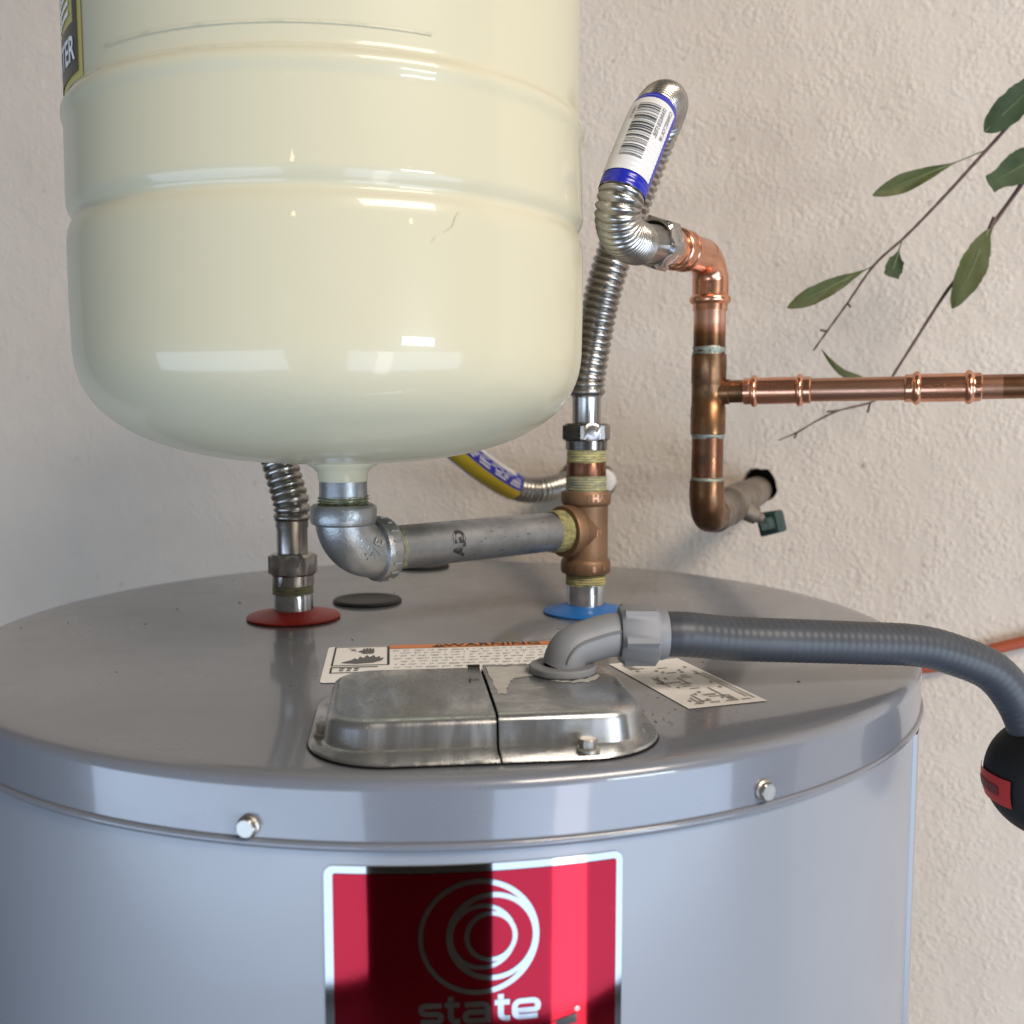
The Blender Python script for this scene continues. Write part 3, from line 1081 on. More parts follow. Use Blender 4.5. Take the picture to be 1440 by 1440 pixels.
# hair-thin scratches
mb = MB()
for pts in ([(626, 325), (637, 318), (641, 305), (647, 297)], [(607, 341), (613, 332)]):
    prev = None
    for (x0, y0), (x1, y1) in zip(pts, pts[1:]):
        vs = []
        for (x, y, s) in ((x0, y0, -.6), (x0, y0, .6), (x1, y1, .6), (x1, y1, -.6)):
            d = at(x + s, y, 1.0) - Vector((0, 0, CAMZ))
            A = d.x ** 2 + d.y ** 2; B = -2 * (d.x * TX + d.y * TY); C_ = TX ** 2 + TY ** 2 - (RT + .0009) ** 2
            t = (-B - math.sqrt(B * B - 4 * A * C_)) / (2 * A)
            vs.append(Vector((0, 0, CAMZ)) + d * t)
        mb.add(vs, [(0, 1, 2, 3)])
mb.build('scratch', M['weld'], tank, smooth=False)
# sticker on the far left of the shell
mb = MB()
s0, s1 = -150, -47.0
grid(mb, lambda u, v: tcyl(s0 + (s1 - s0) * u, 1.7985 + 0.20 * v, -0.0016), 40, 1)
ts = mb.build('tank_sticker', M['yellow_sticker'], tank, label='yellow and dark sticker wrapping the left side of the tank')
mb = MB()
grid(mb, lambda u, v: tcyl(-140 + 91 * u, 1.8020 + 0.024 * v, -0.0011), 40, 1)
grid(mb, lambda u, v: tcyl(-51.5 + 2.5 * u, 1.8262 + 0.16 * v, -0.0011), 2, 1)
mb.build('dark_print', M['dark_sticker'], ts)
mb = MB()
v, f = text_flat('WATER', 0.0165, 0.0003, 'RIGHT')
mb.add([tcyl(-50.5 + math.degrees(x / RT), 1.8135 + y, -0.0008) for x, y in v], f)
for k in range(12):
    z = 1.828 + k * 0.0046
    grid(mb, lambda u, v, z=z: tcyl(-80 + 26 * u, z + 0.0028 * u + 0.0022 * v, -0.0010), 8, 1)
mb.build('pale_print', M['white_label'], ts, smooth=False)
# neck: welded collar, threaded nipple with dope
mb = MB()
NX = -0.0977
T = Matrix.Translation((NX, TY, 0))
lathe(mb, [(0.024, 1.6180), (0.0205, 1.6120), (0.0165, 1.6095), (0.0146, 1.6070), (0.0142, 1.6030), (0.0137, 1.6020)], 40, T)
mb.build('neck_collar', M['cream'], tank)
mb = MB()
lathe(mb, [(0.0137, 1.6045), (0.0138, 1.594), (0.0137, 1.590)], 40, T)
mb.build('neck', M['galv'], tank)


def thread_ring(mb, T, r, z0, z1, pitch=0.0018, seed=1, amp=0.0005):
    rnd = random.Random(seed)
    n = max(4, int((z1 - z0) / pitch * 4))
    segs = 40
    vs = []
    for i in range(n + 1):
        z = z0 + (z1 - z0) * i / n
        for k in range(segs):
            a = 2 * PI * k / segs
            rr = r + amp * math.sin(2 * PI * (z / pitch) + a) + rnd.uniform(-.0003, .0003) - (0.0009 if (i in (0, n) and math.sin(a * 3 + seed) + .6 * math.sin(a * 7 + 2 * seed) > 0) else 0)
            vs.append((rr * math.cos(a), rr * math.sin(a), z))
    fs = [(i * segs + k, i * segs + (k + 1) % segs, (i + 1) * segs + (k + 1) % segs, (i + 1) * segs + k) for i in range(n) for k in range(segs)]
    mb.add(vs, fs, T)


mb = MB()
thread_ring(mb, T, 0.0142, 1.5868, 1.5935, seed=3, amp=.0007)
mb.build('thread_compound', M['tape'], tank)

# ------------------------------------------------------------------ galvanised elbow and pipe
gal = thing('galvanised_pipework', 'galvanised elbow and short grey pipe joining the cream tank to the bronze tee', 'pipe', (NX, TY, 1.56))
PZ = 1.5603
E0 = Vector((NX, TY, PZ))
TEE = Vector((COLD.x, COLD.y, PZ - 0.0005))
pd = (TEE - E0); pd.z = 0
pd.normalize()
# elbow body
re = 0.0165
ec = 0.021                                 # bend radius
pts = [E0 + Vector((0, 0, 0.027))]
for k in range(0, 13):
    a = PI / 2 * k / 12
    pts.append(E0 + Vector((0, 0, ec)) + pd * ec + Vector((0, 0, -ec * math.sin(a))) - pd * ec * math.cos(a))
pts.append(E0 + pd * 0.029)
pth = Path(pts, 160)
mb = MB()
tube(mb, pth, re, steps=60, segs=40)
eb = mb.build('elbow', M['cast'], gal)
# bands (reinforced rims)
mb = MB()
rim = [(0.0130, 0.010), (0.0172, 0.0105), (0.0186, 0.0095), (0.0192, 0.008), (0.0192, 0.0015), (0.0186, -0.0004), (0.0165, -0.0016)]
lathe(mb, rim, 48, Matrix.Translation(E0 + Vector((0, 0, 0.0180))))
mb.build('band', M['cast'], eb)
mb = MB()
lathe(mb, rim, 48, axis_matrix(E0 + pd * 0.0205, pd))
mb.build('band', M['cast'], eb)
# raised marks
tocam = (Vector((0, 0, CAMZ)) - E0)
tocam.z = 0
tocam.normalize()


def raised(mb, string, size, centre, right, up, out, thick=0.0006, off=0.00004):
    v, f = text_flat(string, size, off)
    n = len(v)
    vs = [centre + right * x + up * y for x, y in v] + [centre + right * x + up * y + out * thick for x, y in v]
    cnt = {}
    for q in f:
        for a, b in zip(q, q[1:] + q[:1]):
            cnt[(a, b)] = 1
    fs = [tuple(i + n for i in q) for q in f]
    for (a, b) in cnt:
        if (b, a) not in cnt:
            fs.append((a, b, b + n, a + n))
    mb.add(vs, fs)


side = pd.cross(Vector((0, 0, 1))).normalized()      # bend-plane normal, facing the camera
if side.dot(tocam) < 0:
    side = -side
smid_ = pth.len * 0.60
am_ = pth.angle_to(smid_, E0 + side * 2)
sgn_ = 1 if pth.point(smid_, am_ + .3, re).z < pth.point(smid_, am_ - .3, re).z else -1
v, f = text_flat('3/4', 0.0115, 0.0002)
mb = MB()
n_ = len(v)
vs = [pth.point(smid_ + y * 0.9, am_ + sgn_ * x / re, re + h_) for h_ in (-0.0002, 0.0008) for x, y in v]
ed_ = {(a, b) for q in f for a, b in zip(q, q[1:] + q[:1])}
fs = [tuple(k + n_ for k in q) for q in f] + [(a, b, b + n_, a + n_) for a, b in ed_ if (b, a) not in ed_]
mb.add(vs, fs)
mb.build('raised_size_mark', M['cast'], eb, smooth=False)
mb = MB()
v, f = text_flat('32', 0.0085, 0.0002)
T = Matrix.Translation(E0 + Vector((0, 0, 0.0180)))
ph0 = math.atan2(tocam.x, -tocam.y) + 0.12
mb.add([Vector((E0.x + 0.0196 * math.sin(ph0 + x / 0.0192), E0.y - 0.0196 * math.cos(ph0 + x / 0.0192), E0.z + 0.0228 + y)) for x, y in v], f)
mb.build('raised_number', M['galv'], eb, smooth=False)
# cast beads round the second band
mb = MB()
bt = axis_matrix(E0 + pd * 0.0205, pd)
for k in range(18):
    a = 2 * PI * k / 18
    box(mb, 0.0192 * math.cos(a), 0.0192 * math.sin(a), 0.0048, 0.0013, 0.0013, 0.0052 if k % 3 else 0.003, bt @ Matrix.Rotation(0, 4, 'Z'))
mb.build('raised_number', M['cast'], eb, smooth=True, angle=80)
# straight pipe
plen = (Vector((TEE.x, TEE.y, 0)) - Vector((E0.x, E0.y, 0))).length
PT = axis_matrix(E0 + pd * 0.029, pd)
L_ = plen - 0.029 - 0.0215
mb = MB()
lathe(mb, [(0.01334, 0.0), (0.01334, L_ + .004)], 48, PT)
pipe = mb.build('pipe', M['galv'], gal)
mb = MB()
thread_ring(mb, PT, 0.0134, 0.0012, 0.0085, seed=4, amp=.0004)
mb.build('thread_compound', M['dope_grey'], gal)
mb = MB()
thread_ring(mb, PT, 0.0138, L_ - 0.013, L_ + 0.002, seed=5, amp=.0008)
mb.build('thread_compound', M['dope'], gal)
# ink stencil on the pipe
pz = pd
upl = Vector((0, 0, 1))


def pipe_pt(s, ang, off=0.00012):
    """s along pipe from the elbow centre, ang measured from the camera-facing side towards the top"""
    return E0 + pd * s + side * (0.01334 + off) * math.cos(ang) + upl * (0.01334 + off) * math.sin(ang)


mb = MB()
v, f = text_flat('GA', 0.0125, 0.0005)
mb.add([pipe_pt(0.0755 - y, 0.06 - x / 0.01334 , 0.0002) for x, y in v], f)
for k in range(30):
    s0_ = rnd.uniform(0.05, 0.15); a0_ = rnd.uniform(-0.9, 1.2)
    l_ = rnd.uniform(0.0005, 0.004); h_ = rnd.uniform(0.01, 0.035)
    mb.add([pipe_pt(s0_, a0_), pipe_pt(s0_ + l_, a0_ + rnd.uniform(-.02, .02)), pipe_pt(s0_ + l_, a0_ + h_), pipe_pt(s0_, a0_ + h_)], [(0, 1, 2, 3)])
mb.build('ink_stencil', M['ink'], pipe, smooth=False)

# ------------------------------------------------------------------ bronze tee with adapter
tee = thing('bronze_tee', 'brown bronze tee fitting above the blue ring, smeared with yellow pipe dope', 'pipe fitting', (TEE.x, TEE.y, 1.529))
T = Matrix.Translation((TEE.x, TEE.y, 0))
zt0, zt1 = 1.529, 1.5872
mb = MB()
prof = [(0.0138, zt0), (0.0168, zt0), (0.0176, zt0 + .001), (0.0176, zt0 + .0075), (0.0168, zt0 + .0095), (0.0156, zt0 + .0105), (0.0156, zt1 - .0105),
        (0.0168, zt1 - .0095), (0.0176, zt1 - .008), (0.0176, zt1 - .0012), (0.0168, zt1), (0.0138, zt1)]
lathe(mb, prof, 56, T)
BT = axis_matrix(TEE, -pd)
lathe(mb, [(0.0154, 0.0), (0.0154, 0.0135), (0.0165, 0.0145), (0.0180, 0.0150), (0.0182, 0.0162), (0.0182, 0.0218), (0.0176, 0.0232), (0.0140, 0.0232), (0.0138, 0.015)], 48, BT)
tb = mb.build('body', M['brass'], tee, angle=50)
mb = MB()
tc_ = (Vector((0, 0, CAMZ)) - TEE)
ph = math.atan2(tc_.x, -tc_.y)
v, f = text_flat('THAI', 0.0070, 0.0002)
mb.add([Vector((TEE.x + 0.0179 * math.sin(ph + 0.45 + x / 0.0176), TEE.y - 0.0179 * math.cos(ph + 0.45 + x / 0.0176), zt1 - 0.0046 + y)) for x, y in v], f)
v, f = text_flat('3/4', 0.0055, 0.0001)
mb.add([Vector((TEE.x + 0.0159 * math.sin(ph + 0.55 + x / 0.0156), TEE.y - 0.0159 * math.cos(ph + 0.55 + x / 0.0156), 1.5585 + y)) for x, y in v], f)
mb.build('raised_letters', M['copper_dull'], tb, smooth=False)
mb = MB()
for k, (pp, hh) in enumerate(((-0.35, .003), (0.35, .004), (0.8, .003))):
    a = ph + pp
    box(mb, 0, 0, 0, 0.0022, 0.0010, hh, Matrix.Translation((TEE.x + 0.0176 * math.sin(a), TEE.y - 0.0176 * math.cos(a), zt0 + .0045)) @ Matrix.Rotation(a, 4, 'Z'))
mb.build('raised_letters', M['copper_dull'], tb, smooth=False)
mb = MB()
thread_ring(mb, T, 0.0139, zt0 - 0.0085, zt0 + 0.0005, seed=6)
mb.build('thread_compound', M['dope'], tee)
mb = MB()
thread_ring(mb, T, 0.0143, zt1 - 0.0005, zt1 + 0.0105, seed=7)
mb.build('thread_compound', M['dope_grey'], tee)
mb = MB()
lathe(mb, [(0.0137, zt1 + .010), (0.0140, zt1 + .0108), (0.0138, zt1 + .0200)], 40, T)
mb.build('copper_adapter', M['copper_red'], tee)
mb = MB()
thread_ring(mb, T, 0.0136, zt1 + 0.0195, zt1 + 0.0290, seed=8)
mb.build('thread_compound', M['dope'], tee)


# ------------------------------------------------------------------ corrugated hoses
def bellows(Rr, d, pitch):
    return lambda s: Rr - d * (1 - abs(math.sin(PI * s / pitch)) ** 0.7)


def nut_set(parent, P, d, z0, flat, hlen, ring_len, ring_r, m, bore=0.0):
    """hexagon nut and round collar; returns nothing"""
    T = axis_matrix(P, d)
    mb = MB()
    lathe(mb, [(ring_r - .0015, z0), (ring_r, z0 + .0005), (ring_r, z0 + ring_len - .0004), (ring_r, z0 + ring_len + .0002)], 40, T, cap0=True)
    hexnut(mb, flat, z0 + ring_len, z0 + ring_len + hlen, T @ Matrix.Rotation(R(12), 4, 'Z'), 0.0016, bore)
    return mb.build('nut', m, parent, angle=30)


# cold side: up from the tee, over and down to the copper elbow
cold = thing('flexible_connector', 'stainless corrugated hose with blue barcode label looping over to the copper elbow', 'flexible hose', (COLD.x, COLD.y, 1.616), 'stainless flexible water connectors')
zN = zt1 + 0.0285
nut_set(cold, (COLD.x, COLD.y, zN), (0, 0, 1), 0.0, 0.0300, 0.0125, 0.0062, 0.0146, M['dark_nut'])
zS = zN + 0.0186
T = Matrix.Translation((COLD.x, COLD.y, 0))
mb = MB()
lathe(mb, [(0.0100, zS - .001), (0.0100, zS + .0175), (0.0105, zS + .0190), (0.0112, zS + .0200)], 40, T)
mb.build('sleeve', M['steel'], cold)
zH = zS + 0.0195
pts = [(COLD.x, COLD.y, zH), (COLD.x, COLD.y, zH + 0.012), at(832, 492, .722), at(843, 432, .721), at(858, 376, .719), at(880, 312, .716), at(906, 240, .711), at(924, 192, .703),
       at(936, 160, .686), at(938, 145, .660), at(928, 147, .630), at(915, 170, .608), at(896, 216, .590), at(876, 268, .578), at(869, 298, .578), at(873, 324, .588), at(887, 338, .606), at(896, 342, .622)]
cp = Path(pts, 700, up=(0, -1, 0))
RH = 0.0131
mb = MB()
S_TOP = cp.len * 0.60
P1, P2 = 0.0050, 0.0031


def cold_phase(s):
    """corrugation count: stretched on the rear leg, squeezed together on the front one"""
    if s < S_TOP:
        return s / P1
    return S_TOP / P1 + (s - S_TOP) / P2


tube(mb, cp, lambda s: RH - 0.0019 * (1 - abs(math.sin(PI * cold_phase(s))) ** 0.8), steps=int(cp.len / 0.0004), segs=28)
mb.build('corrugated_tube', M['steel'], cold)


def nearest_s(path, p):
    best = min(range(path.n), key=lambda i: (path.p[i] - Vector(p)).length)
    return path.len * best / (path.n - 1)


# label sleeve on the front leg
sa = nearest_s(cp, at(919, 163, .613))
sb = nearest_s(cp, at(874, 274, .578))
mb = MB()
pit = P2
rad_l = lambda s, off=0.0: RH + 0.00045 + off - 0.00035 * (1 - abs(math.sin(PI * s / pit)) ** 0.7)
nu = int((sb - sa) / pit) * 6
grid(mb, lambda u, v: cp.point(sa + (sb - sa) * u, 2 * PI * v, rad_l(sa + (sb - sa) * u)), nu, 36)
ls = mb.build('label_sleeve', M['blue_band'], cold, label='blue sleeve label with white barcode panel')
smid = (sa + sb) / 2
amid = cp.angle_to(smid, (0, 0, CAMZ))
LL = sb - sa
LH = RH


def lab(mb, verts, faces, off):
    """x down the hose (metres, 0 at the upper end), y round it (metres, 0 facing the camera, + to the right)"""
    mb.add([cp.point(sa + x, ACORR + amid + y / LH * SGN, rad_l(sa + x, off)) for x, y in verts], faces)


# which sense round the tube is to the right
pA = cp.point(smid, amid + 0.3, LH)
pB = cp.point(smid, amid - 0.3, LH)
SGN = 1 if pA.x > pB.x else -1
ACORR = 0.0


def lab_grid(mb, x0, x1, y0, y1, off, nx=60, ny=14):
    nx = max(2, nx)
    vs = [(x0 + (x1 - x0) * i / nx, y0 + (y1 - y0) * j / ny) for i in range(nx + 1) for j in range(ny + 1)]
    fs = [(i * (ny + 1) + j, (i + 1) * (ny + 1) + j, (i + 1) * (ny + 1) + j + 1, i * (ny + 1) + j + 1) for i in range(nx) for j in range(ny)]
    lab(mb, vs, fs, off)


mb = MB()
lab_grid(mb, 0.0060, LL - 0.0065, -0.0185, 0.0132, 0.0004, 90, 18)
mb.build('white_panel', M['hose_label'], ls)
mb = MB()
rnd = random.Random(21)
x = 0.0120
x_end = LL - 0.0150
while x < x_end:
    w = rnd.choice((0.00035, 0.0004, 0.0007, 0.0010))
    skew = 0.0
    lab_grid(mb, x, x + w, -0.0095, 0.0030, 0.0008, 2, 8)
    x += w + rnd.choice((0.0006, 0.0009, 0.0013))
mb.build('barcode', M['ink'], ls, smooth=False)
mb = MB()


def lab_text(s, size, x0, y0):
    v, f = text_flat(s, size, 0.00002, 'LEFT')
    lab(mb, [(x0 + a, y0 + (-b) * -1 * -1) for a, b in v], f, 0.0008)


lab_text('STAINLESS STEEL', 0.0032, 0.0110, 0.0052)
lab_text('CONNECTOR 18"', 0.0032, 0.0085, 0.0095)
lab_text('0 48643 07', 0.0024, 0.0130, -0.0112)
mb.build('label_text', M['grey_ink'], ls, smooth=False)

# sleeve and nut into the copper elbow
NU = at(926, 343, .664)                    # nut centre
CE = at(1000, 346, .725)                   # corner of the copper elbow
nd = (CE - NU); nd.z = 0; nd.normalize()
CE = Vector((CE.x, CE.y, NU.z))
mb = MB()
hs = cp.p[-1]
lathe(mb, [(0.0126, -0.002), (0.0121, 0.001), (0.0117, 0.004), (0.0117, (NU - hs).length)], 40, axis_matrix(hs - nd * 0.0, (NU - hs)))
mb.build('sleeve', M['dark_steel'], cold)
mb = MB()
T = axis_matrix(NU - nd * 0.0095, nd)
hexnut(mb, 0.0305, 0.0, 0.0150, T @ Matrix.Rotation(R(20), 4, 'Z'), 0.0018, 0.0132)
lathe(mb, [(0.0132, 0.0150), (0.0138, 0.0150), (0.0138, 0.019), (0.0120, 0.019)], 40, T)
mb.build('nut', M['nut'], cold, angle=30)
mb = MB()
lathe(mb, [(0.0116, 0.0012), (0.0134, 0.0008), (0.0134, 0.003)], 40, T)
mb.build('washer', M['black_plastic'], cold)

# hot side: up behind the tank and down into the wall
hot = thing('flexible_connector', 'stainless corrugated hose from the red ring running behind the cream tank to the wall', 'flexible hose', (HOT.x, HOT.y, 1.523), 'stainless flexible water connectors')
zN = 1.5230
mb = MB()
thread_ring(mb, Matrix.Translation((HOT.x, HOT.y, 0)), 0.0138, 1.5170, 1.5240, seed=9)
mb.build('thread_compound', M['dope_grey'], hot)
nut_set(hot, (HOT.x, HOT.y, zN), (0, 0, 1), 0.0, 0.0288, 0.0150, 0.0072, 0.0143, M['nut'])
zS = zN + 0.0222
T = Matrix.Translation((HOT.x, HOT.y, 0))
mb = MB()
lathe(mb, [(0.0105, zS - .001), (0.0105, zS + .0170), (0.0112, zS + .0185), (0.0112, zS + .0225), (0.0118, zS + .0235)], 40, T)
mb.build('sleeve', M['steel'], hot)
zH = zS + 0.023
hb = hole_b - WT * 0.011
pts = [(HOT.x, HOT.y, zH), (HOT.x, HOT.y, zH + 0.010), at(405, 690, .704), at(394, 652, .708), at(383, 600, .72), at(392, 520, .745), at(440, 450, .78),
       at(510, 445, .81), at(570, 500, .845), at(606, 590, .875), at(640, 626, .905), at(682, 660, .932), at(716, 681, .955), at(742, 689, .972), at(772, 687, .992), hb + WN * 0.02]
hp = Path(pts, 700, up=(0, -1, 0))
mb = MB()
ncor = int(hp.len / 0.0052)
pit2 = hp.len / ncor
tube(mb, hp, bellows(0.0126, 0.0021, pit2), steps=ncor * 8, segs=28)
mb.build('corrugated_tube', M['steel'], hot)
sa2 = nearest_s(hp, at(575, 505, .848))
sb2 = nearest_s(hp, at(722, 683, .958))
a2 = hp.angle_to((sa2 + 2 * sb2) / 3, (0, 0, CAMZ))
smx = (sa2 + 2 * sb2) / 3
SG2 = 1 if hp.point(smx, a2 + .3, .01).z > hp.point(smx, a2 - .3, .01).z else -1
rl2 = lambda s, off: 0.0130 + off


def hlab(mb, x0, x1, a0, a1, off, nx=60, ny=12):
    grid(mb, lambda u, v: hp.point(x0 + (x1 - x0) * u, a2 + SG2 * (a0 + (a1 - a0) * v), rl2(0, off)), nx, ny)


mb = MB()
hlab(mb, sa2, sb2, 0, 2 * PI, 0.0, 60, 32)
hls = mb.build('label_sleeve', M['blue_band'], hot, label='blue and yellow sleeve label')
mb = MB()
hlab(mb, sa2, sb2, -1.05, 0.02, 0.0004)
mb.build('yellow_band', M['yellow_band'], hls)
mb = MB()
hlab(mb, sa2, sb2 - 0.010, 0.95, 1.9, 0.0004)
mb.build('white_panel', M['hose_label'], hls)
mb = MB()
rnd = random.Random(5)
for a0 in (0.22, 0.42, 0.60, 0.76):
    x = sb2 - 0.004
    while x > sa2 + .05:
        w = rnd.uniform(0.006, 0.018)
        hlab(mb, x - w, x, a0, a0 + (0.09 if a0 < .5 else .05), 0.0006, 4, 2)
        x -= w + rnd.uniform(0.002, 0.008)
mb.build('pale_print', M['dull_label'], hls)
# stub pipe end seen in the wall hole behind the tee
stub = thing('pipe_stub', 'pale pipe end in the dark wall hole behind the bronze tee', 'pipe', hole_b)
sp = hole_b + WT * 0.018
mb = MB()
T = axis_matrix(sp - WN * 0.004, WN)
lathe(mb, [(0.0002, 0.0), (0.009, 0.0), (0.0128, 0.002), (0.0132, 0.006), (0.0132, 0.05)], 32, T)
mb.build('pipe_end', M['white_label'], stub)

# ------------------------------------------------------------------ copper pipework
copper = thing('copper_pipework', 'bright and tarnished copper pipe run with press fittings in front of the stucco wall', 'copper pipe', CE)
CX, CY = CE.x, CE.y


def zc(y):
    return at(1000, y, CY).z


# upper press elbow: socket, bead, bend, bead, socket
r0 = 0.0111
el0 = (CE - NU).length - 0.0075
bend = 0.0165
mb = MB()
pts = [CE - nd * el0, CE - nd * (el0 + bend) / 2, CE - nd * bend]
for k in range(1, 12):
    a = PI / 2 * k / 12
    pts.append(CE - nd * bend + nd * bend * math.sin(a) - Vector((0, 0, bend * (1 - math.cos(a)))))
zend = zc(437)
pts += [CE - Vector((0, 0, bend)), Vector((CX, CY, (zc(437) + CE.z - bend) / 2)), Vector((CX, CY, zend))]
ep = Path(pts, 400)
s_tot = ep.len


def elbow_r(s):
    r = r0 + 0.0009
    for c, w, h in ((0.0165, 0.0028, 0.0022), (0.0280, 0.0024, 0.0018), (s_tot - 0.0075, 0.0030, 0.0024)):
        d = abs(s - c) / w
        if d < 1:
            r += h * math.sqrt(1 - d * d)
    if s < 0.010 or 0.019 < s < 0.026 or s_tot - 0.024 < s < s_tot - 0.011:
        r += 0.0005
    return r


tube(mb, ep, elbow_r, steps=160, segs=40)
mb.build('press_elbow', M['copper'], copper, angle=50)


def vpiece(name, mt, y0, y1, r, rims=(), lab=None, par=None, mbx=None):
    mb = MB()
    z1, z0 = zc(y0), zc(y1)
    pf = [(r - .0008, z1), (r, z1 - .0004), (r, z0 + .0004), (r - .0008, z0)]
    lathe(mb, pf, 40, Matrix.Translation((CX, CY, 0)))
    return mb.build(name, mt, par or copper, label=lab)


vpiece('pipe', heat_tint('heat_tinted_copper', zc(452), zc(484)), 432, 500, r0, lab='copper pipe darkened by heat at its lower end')
mb = MB()
thread_ring(mb, Matrix.Translation((CX, CY, 0)), r0 + .0003, zc(499), zc(487), 0.004, 487, 0.0004)
mb.build('solder_joint', M['solder'], copper, angle=80)
# soldered tee
z1, z0 = zc(498), zc(611)
mb = MB()
rt_ = r0 + 0.0011
zb = zc(551)
lathe(mb, [(r0, z1), (rt_, z1 - .0005), (rt_, z1 - .020), (rt_ - .0004, z1 - .0205), (rt_ - .0004, z0 + .0195), (rt_, z0 + .019), (rt_, z0 + .0005), (r0, z0)], 40, Matrix.Translation((CX, CY, 0)))
lathe(mb, [(0.0088, 0.0), (0.0088, 0.0145), (0.0080, 0.0150)], 32, axis_matrix((CX, CY, zb), WT))
mb.build('soldered_tee', M['copper_old'], copper, angle=40)
mb = MB()
thread_ring(mb, Matrix.Translation((CX, CY, 0)), r0 + .0003, zc(617), zc(609), 0.004, 609, 0.0004)
mb.build('solder_joint', M['solder'], copper, angle=80)
vpiece('pipe', M['copper_red'], 615, 672, r0)
mb = MB()
thread_ring(mb, Matrix.Translation((CX, CY, 0)), r0 + .0003, zc(678), zc(671), 0.004, 671, 0.0004)
mb.build('solder_joint', M['solder'], copper, angle=80)
# lower elbow back towards the wall
LE = Vector((CX, CY, zc(728)))
mb = MB()
pts = [Vector((CX, CY, zc(676)))]
lb = 0.018
pts.append(LE + Vector((0, 0, lb)))
for k in range(1, 12):
    a = PI / 2 * k / 12
    pts.append(LE + Vector((0, 0, lb)) + WN * lb * (1 - math.cos(a)) - Vector((0, 0, lb * math.sin(a))))
pts += [LE + WN * lb, LE + WN * 0.034]
tube(mb, Path(pts, 200), r0 + .0011, steps=60, segs=40)
mb.build('soldered_elbow', M['copper_old'], copper, angle=40)
# horizontal branch
rb = 0.0079
B0 = Vector((CX, CY, zb))


def hpiece(name, mt, s0, s1, prof, lab=None):
    mb = MB()
    lathe(mb, prof, 36, axis_matrix(B0 + WT * s0 + Vector((0, 0, 0.010 * s0)), WT + Vector((0, 0, 0.010))))
    return mb.build(name, mt, copper, label=lab)


def bs(px):
    """distance along the branch that shows at image column px"""
    k = (px - 720) / 1442.0
    # (CX + WT.x s) = k (CY + WT.y s)
    return (k * CY - CX) / (WT.x - k * WT.y)


s_a, s_b, s_c, s_d, s_e = bs(1043), bs(1138), bs(1268), bs(1376), bs(1560)
hpiece('pipe', M['copper_old'], 0.010, s_a + .005, [(rb, 0), (rb, s_a - .005)], 'dark stub of copper pipe')


def coupling(s0, s1):
    ln = s1 - s0
    pf = []
    n = 60
    for i in range(n + 1):
        x = ln * i / n
        r = rb + 0.0013
        for c in (0.0075, ln - 0.0075):
            d = abs(x - c) / 0.0022
            if d < 1:
                r += 0.0019 * math.sqrt(1 - d * d)
        if x < .0004 or x > ln - .0004:
            r = rb + .0004
        pf.append((r, x))
    return pf


hpiece('press_coupling', M['copper'], s_a, s_b, coupling(s_a, s_b))
hpiece('pipe', M['copper_dull'], s_b - .004, s_c + .004, [(rb, 0), (rb, s_c - s_b + .008)])
hpiece('press_coupling', M['copper'], s_c, s_d, coupling(s_c, s_d))
hpiece('pipe', M['copper_dull'], s_d - .004, s_d + .012, [(rb, 0), (rb, .016)])
hpiece('pipe', M['copper_mid'], s_d + .0118, s_e, [(rb - .0001, 0), (rb - .0001, s_e - s_d - .0118)], 'brown tarnished copper pipe')

# ------------------------------------------------------------------ shutoff valve at the wall
valve = thing('shutoff_valve', 'old paint-smeared shutoff valve with dark green handle where the copper enters the wall', 'valve', LE + WN * 0.03)
VL = WD - LE.dot(WN)                         # distance from elbow centre to the wall
VT = axis_matrix(LE, WN)
mb = MB()
lathe(mb, [(0.0120, 0.030), (0.0140, 0.032), (0.0146, 0.036), (0.0146, 0.060), (0.0135, 0.064), (0.0130, 0.085), (0.0155, 0.090), (0.0150, 0.100), (0.0150, VL - 0.07), (0.0140, VL - 0.05), (0.0140, VL + 0.03)], 36, VT)
mb.build('body', M['valve_paint'], valve, angle=40)
hd = at(1085, 735, 0.84)
st0 = LE + WN * 0.115
mb = MB()
sv = hd - st0
lathe(mb, [(0.0075, 0.0), (0.0075, sv.length * .6), (0.0050, sv.length * .65), (0.0050, sv.length)], 24, axis_matrix(st0, sv), cap1=True)
mb.build('stem', M['valve_paint'], valve)
# handle: slightly wedge-shaped rounded block, seen from its end
bm = bmesh.new()
bmesh.ops.create_cube(bm, size=1.0)
HT = Matrix.Translation(hd) @ Matrix.Rotation(R(-34), 4, 'Z') @ Matrix.Rotation(R(-14), 4, 'Y')
for v_ in bm.verts:
    v_.co = Vector((v_.co.x * 0.0180, v_.co.y * 0.018, v_.co.z * (0.0200 if v_.co.x < 0 else 0.0180)))
bmesh.ops.bevel(bm, geom=bm.edges[:], offset=0.0028, segments=3, affect='EDGES', profile=0.6)
bm.verts.index_update()
mb = MB()
mb.add([v_.co.copy() for v_ in bm.verts], [tuple(x.index for x in f_.verts) for f_ in bm.faces], HT)
bm.free()
hdl = mb.build('handle', M['valve_green'], valve, angle=60)
mb = MB()
vs, fs = rect(-0.0058, 0.0062, -0.0048, 0.0048)
mb.add([(a, -0.01025, b) for a, b in vs], fs, HT)
mb.build('worn_face', M['valve_mark'], hdl, smooth=False)

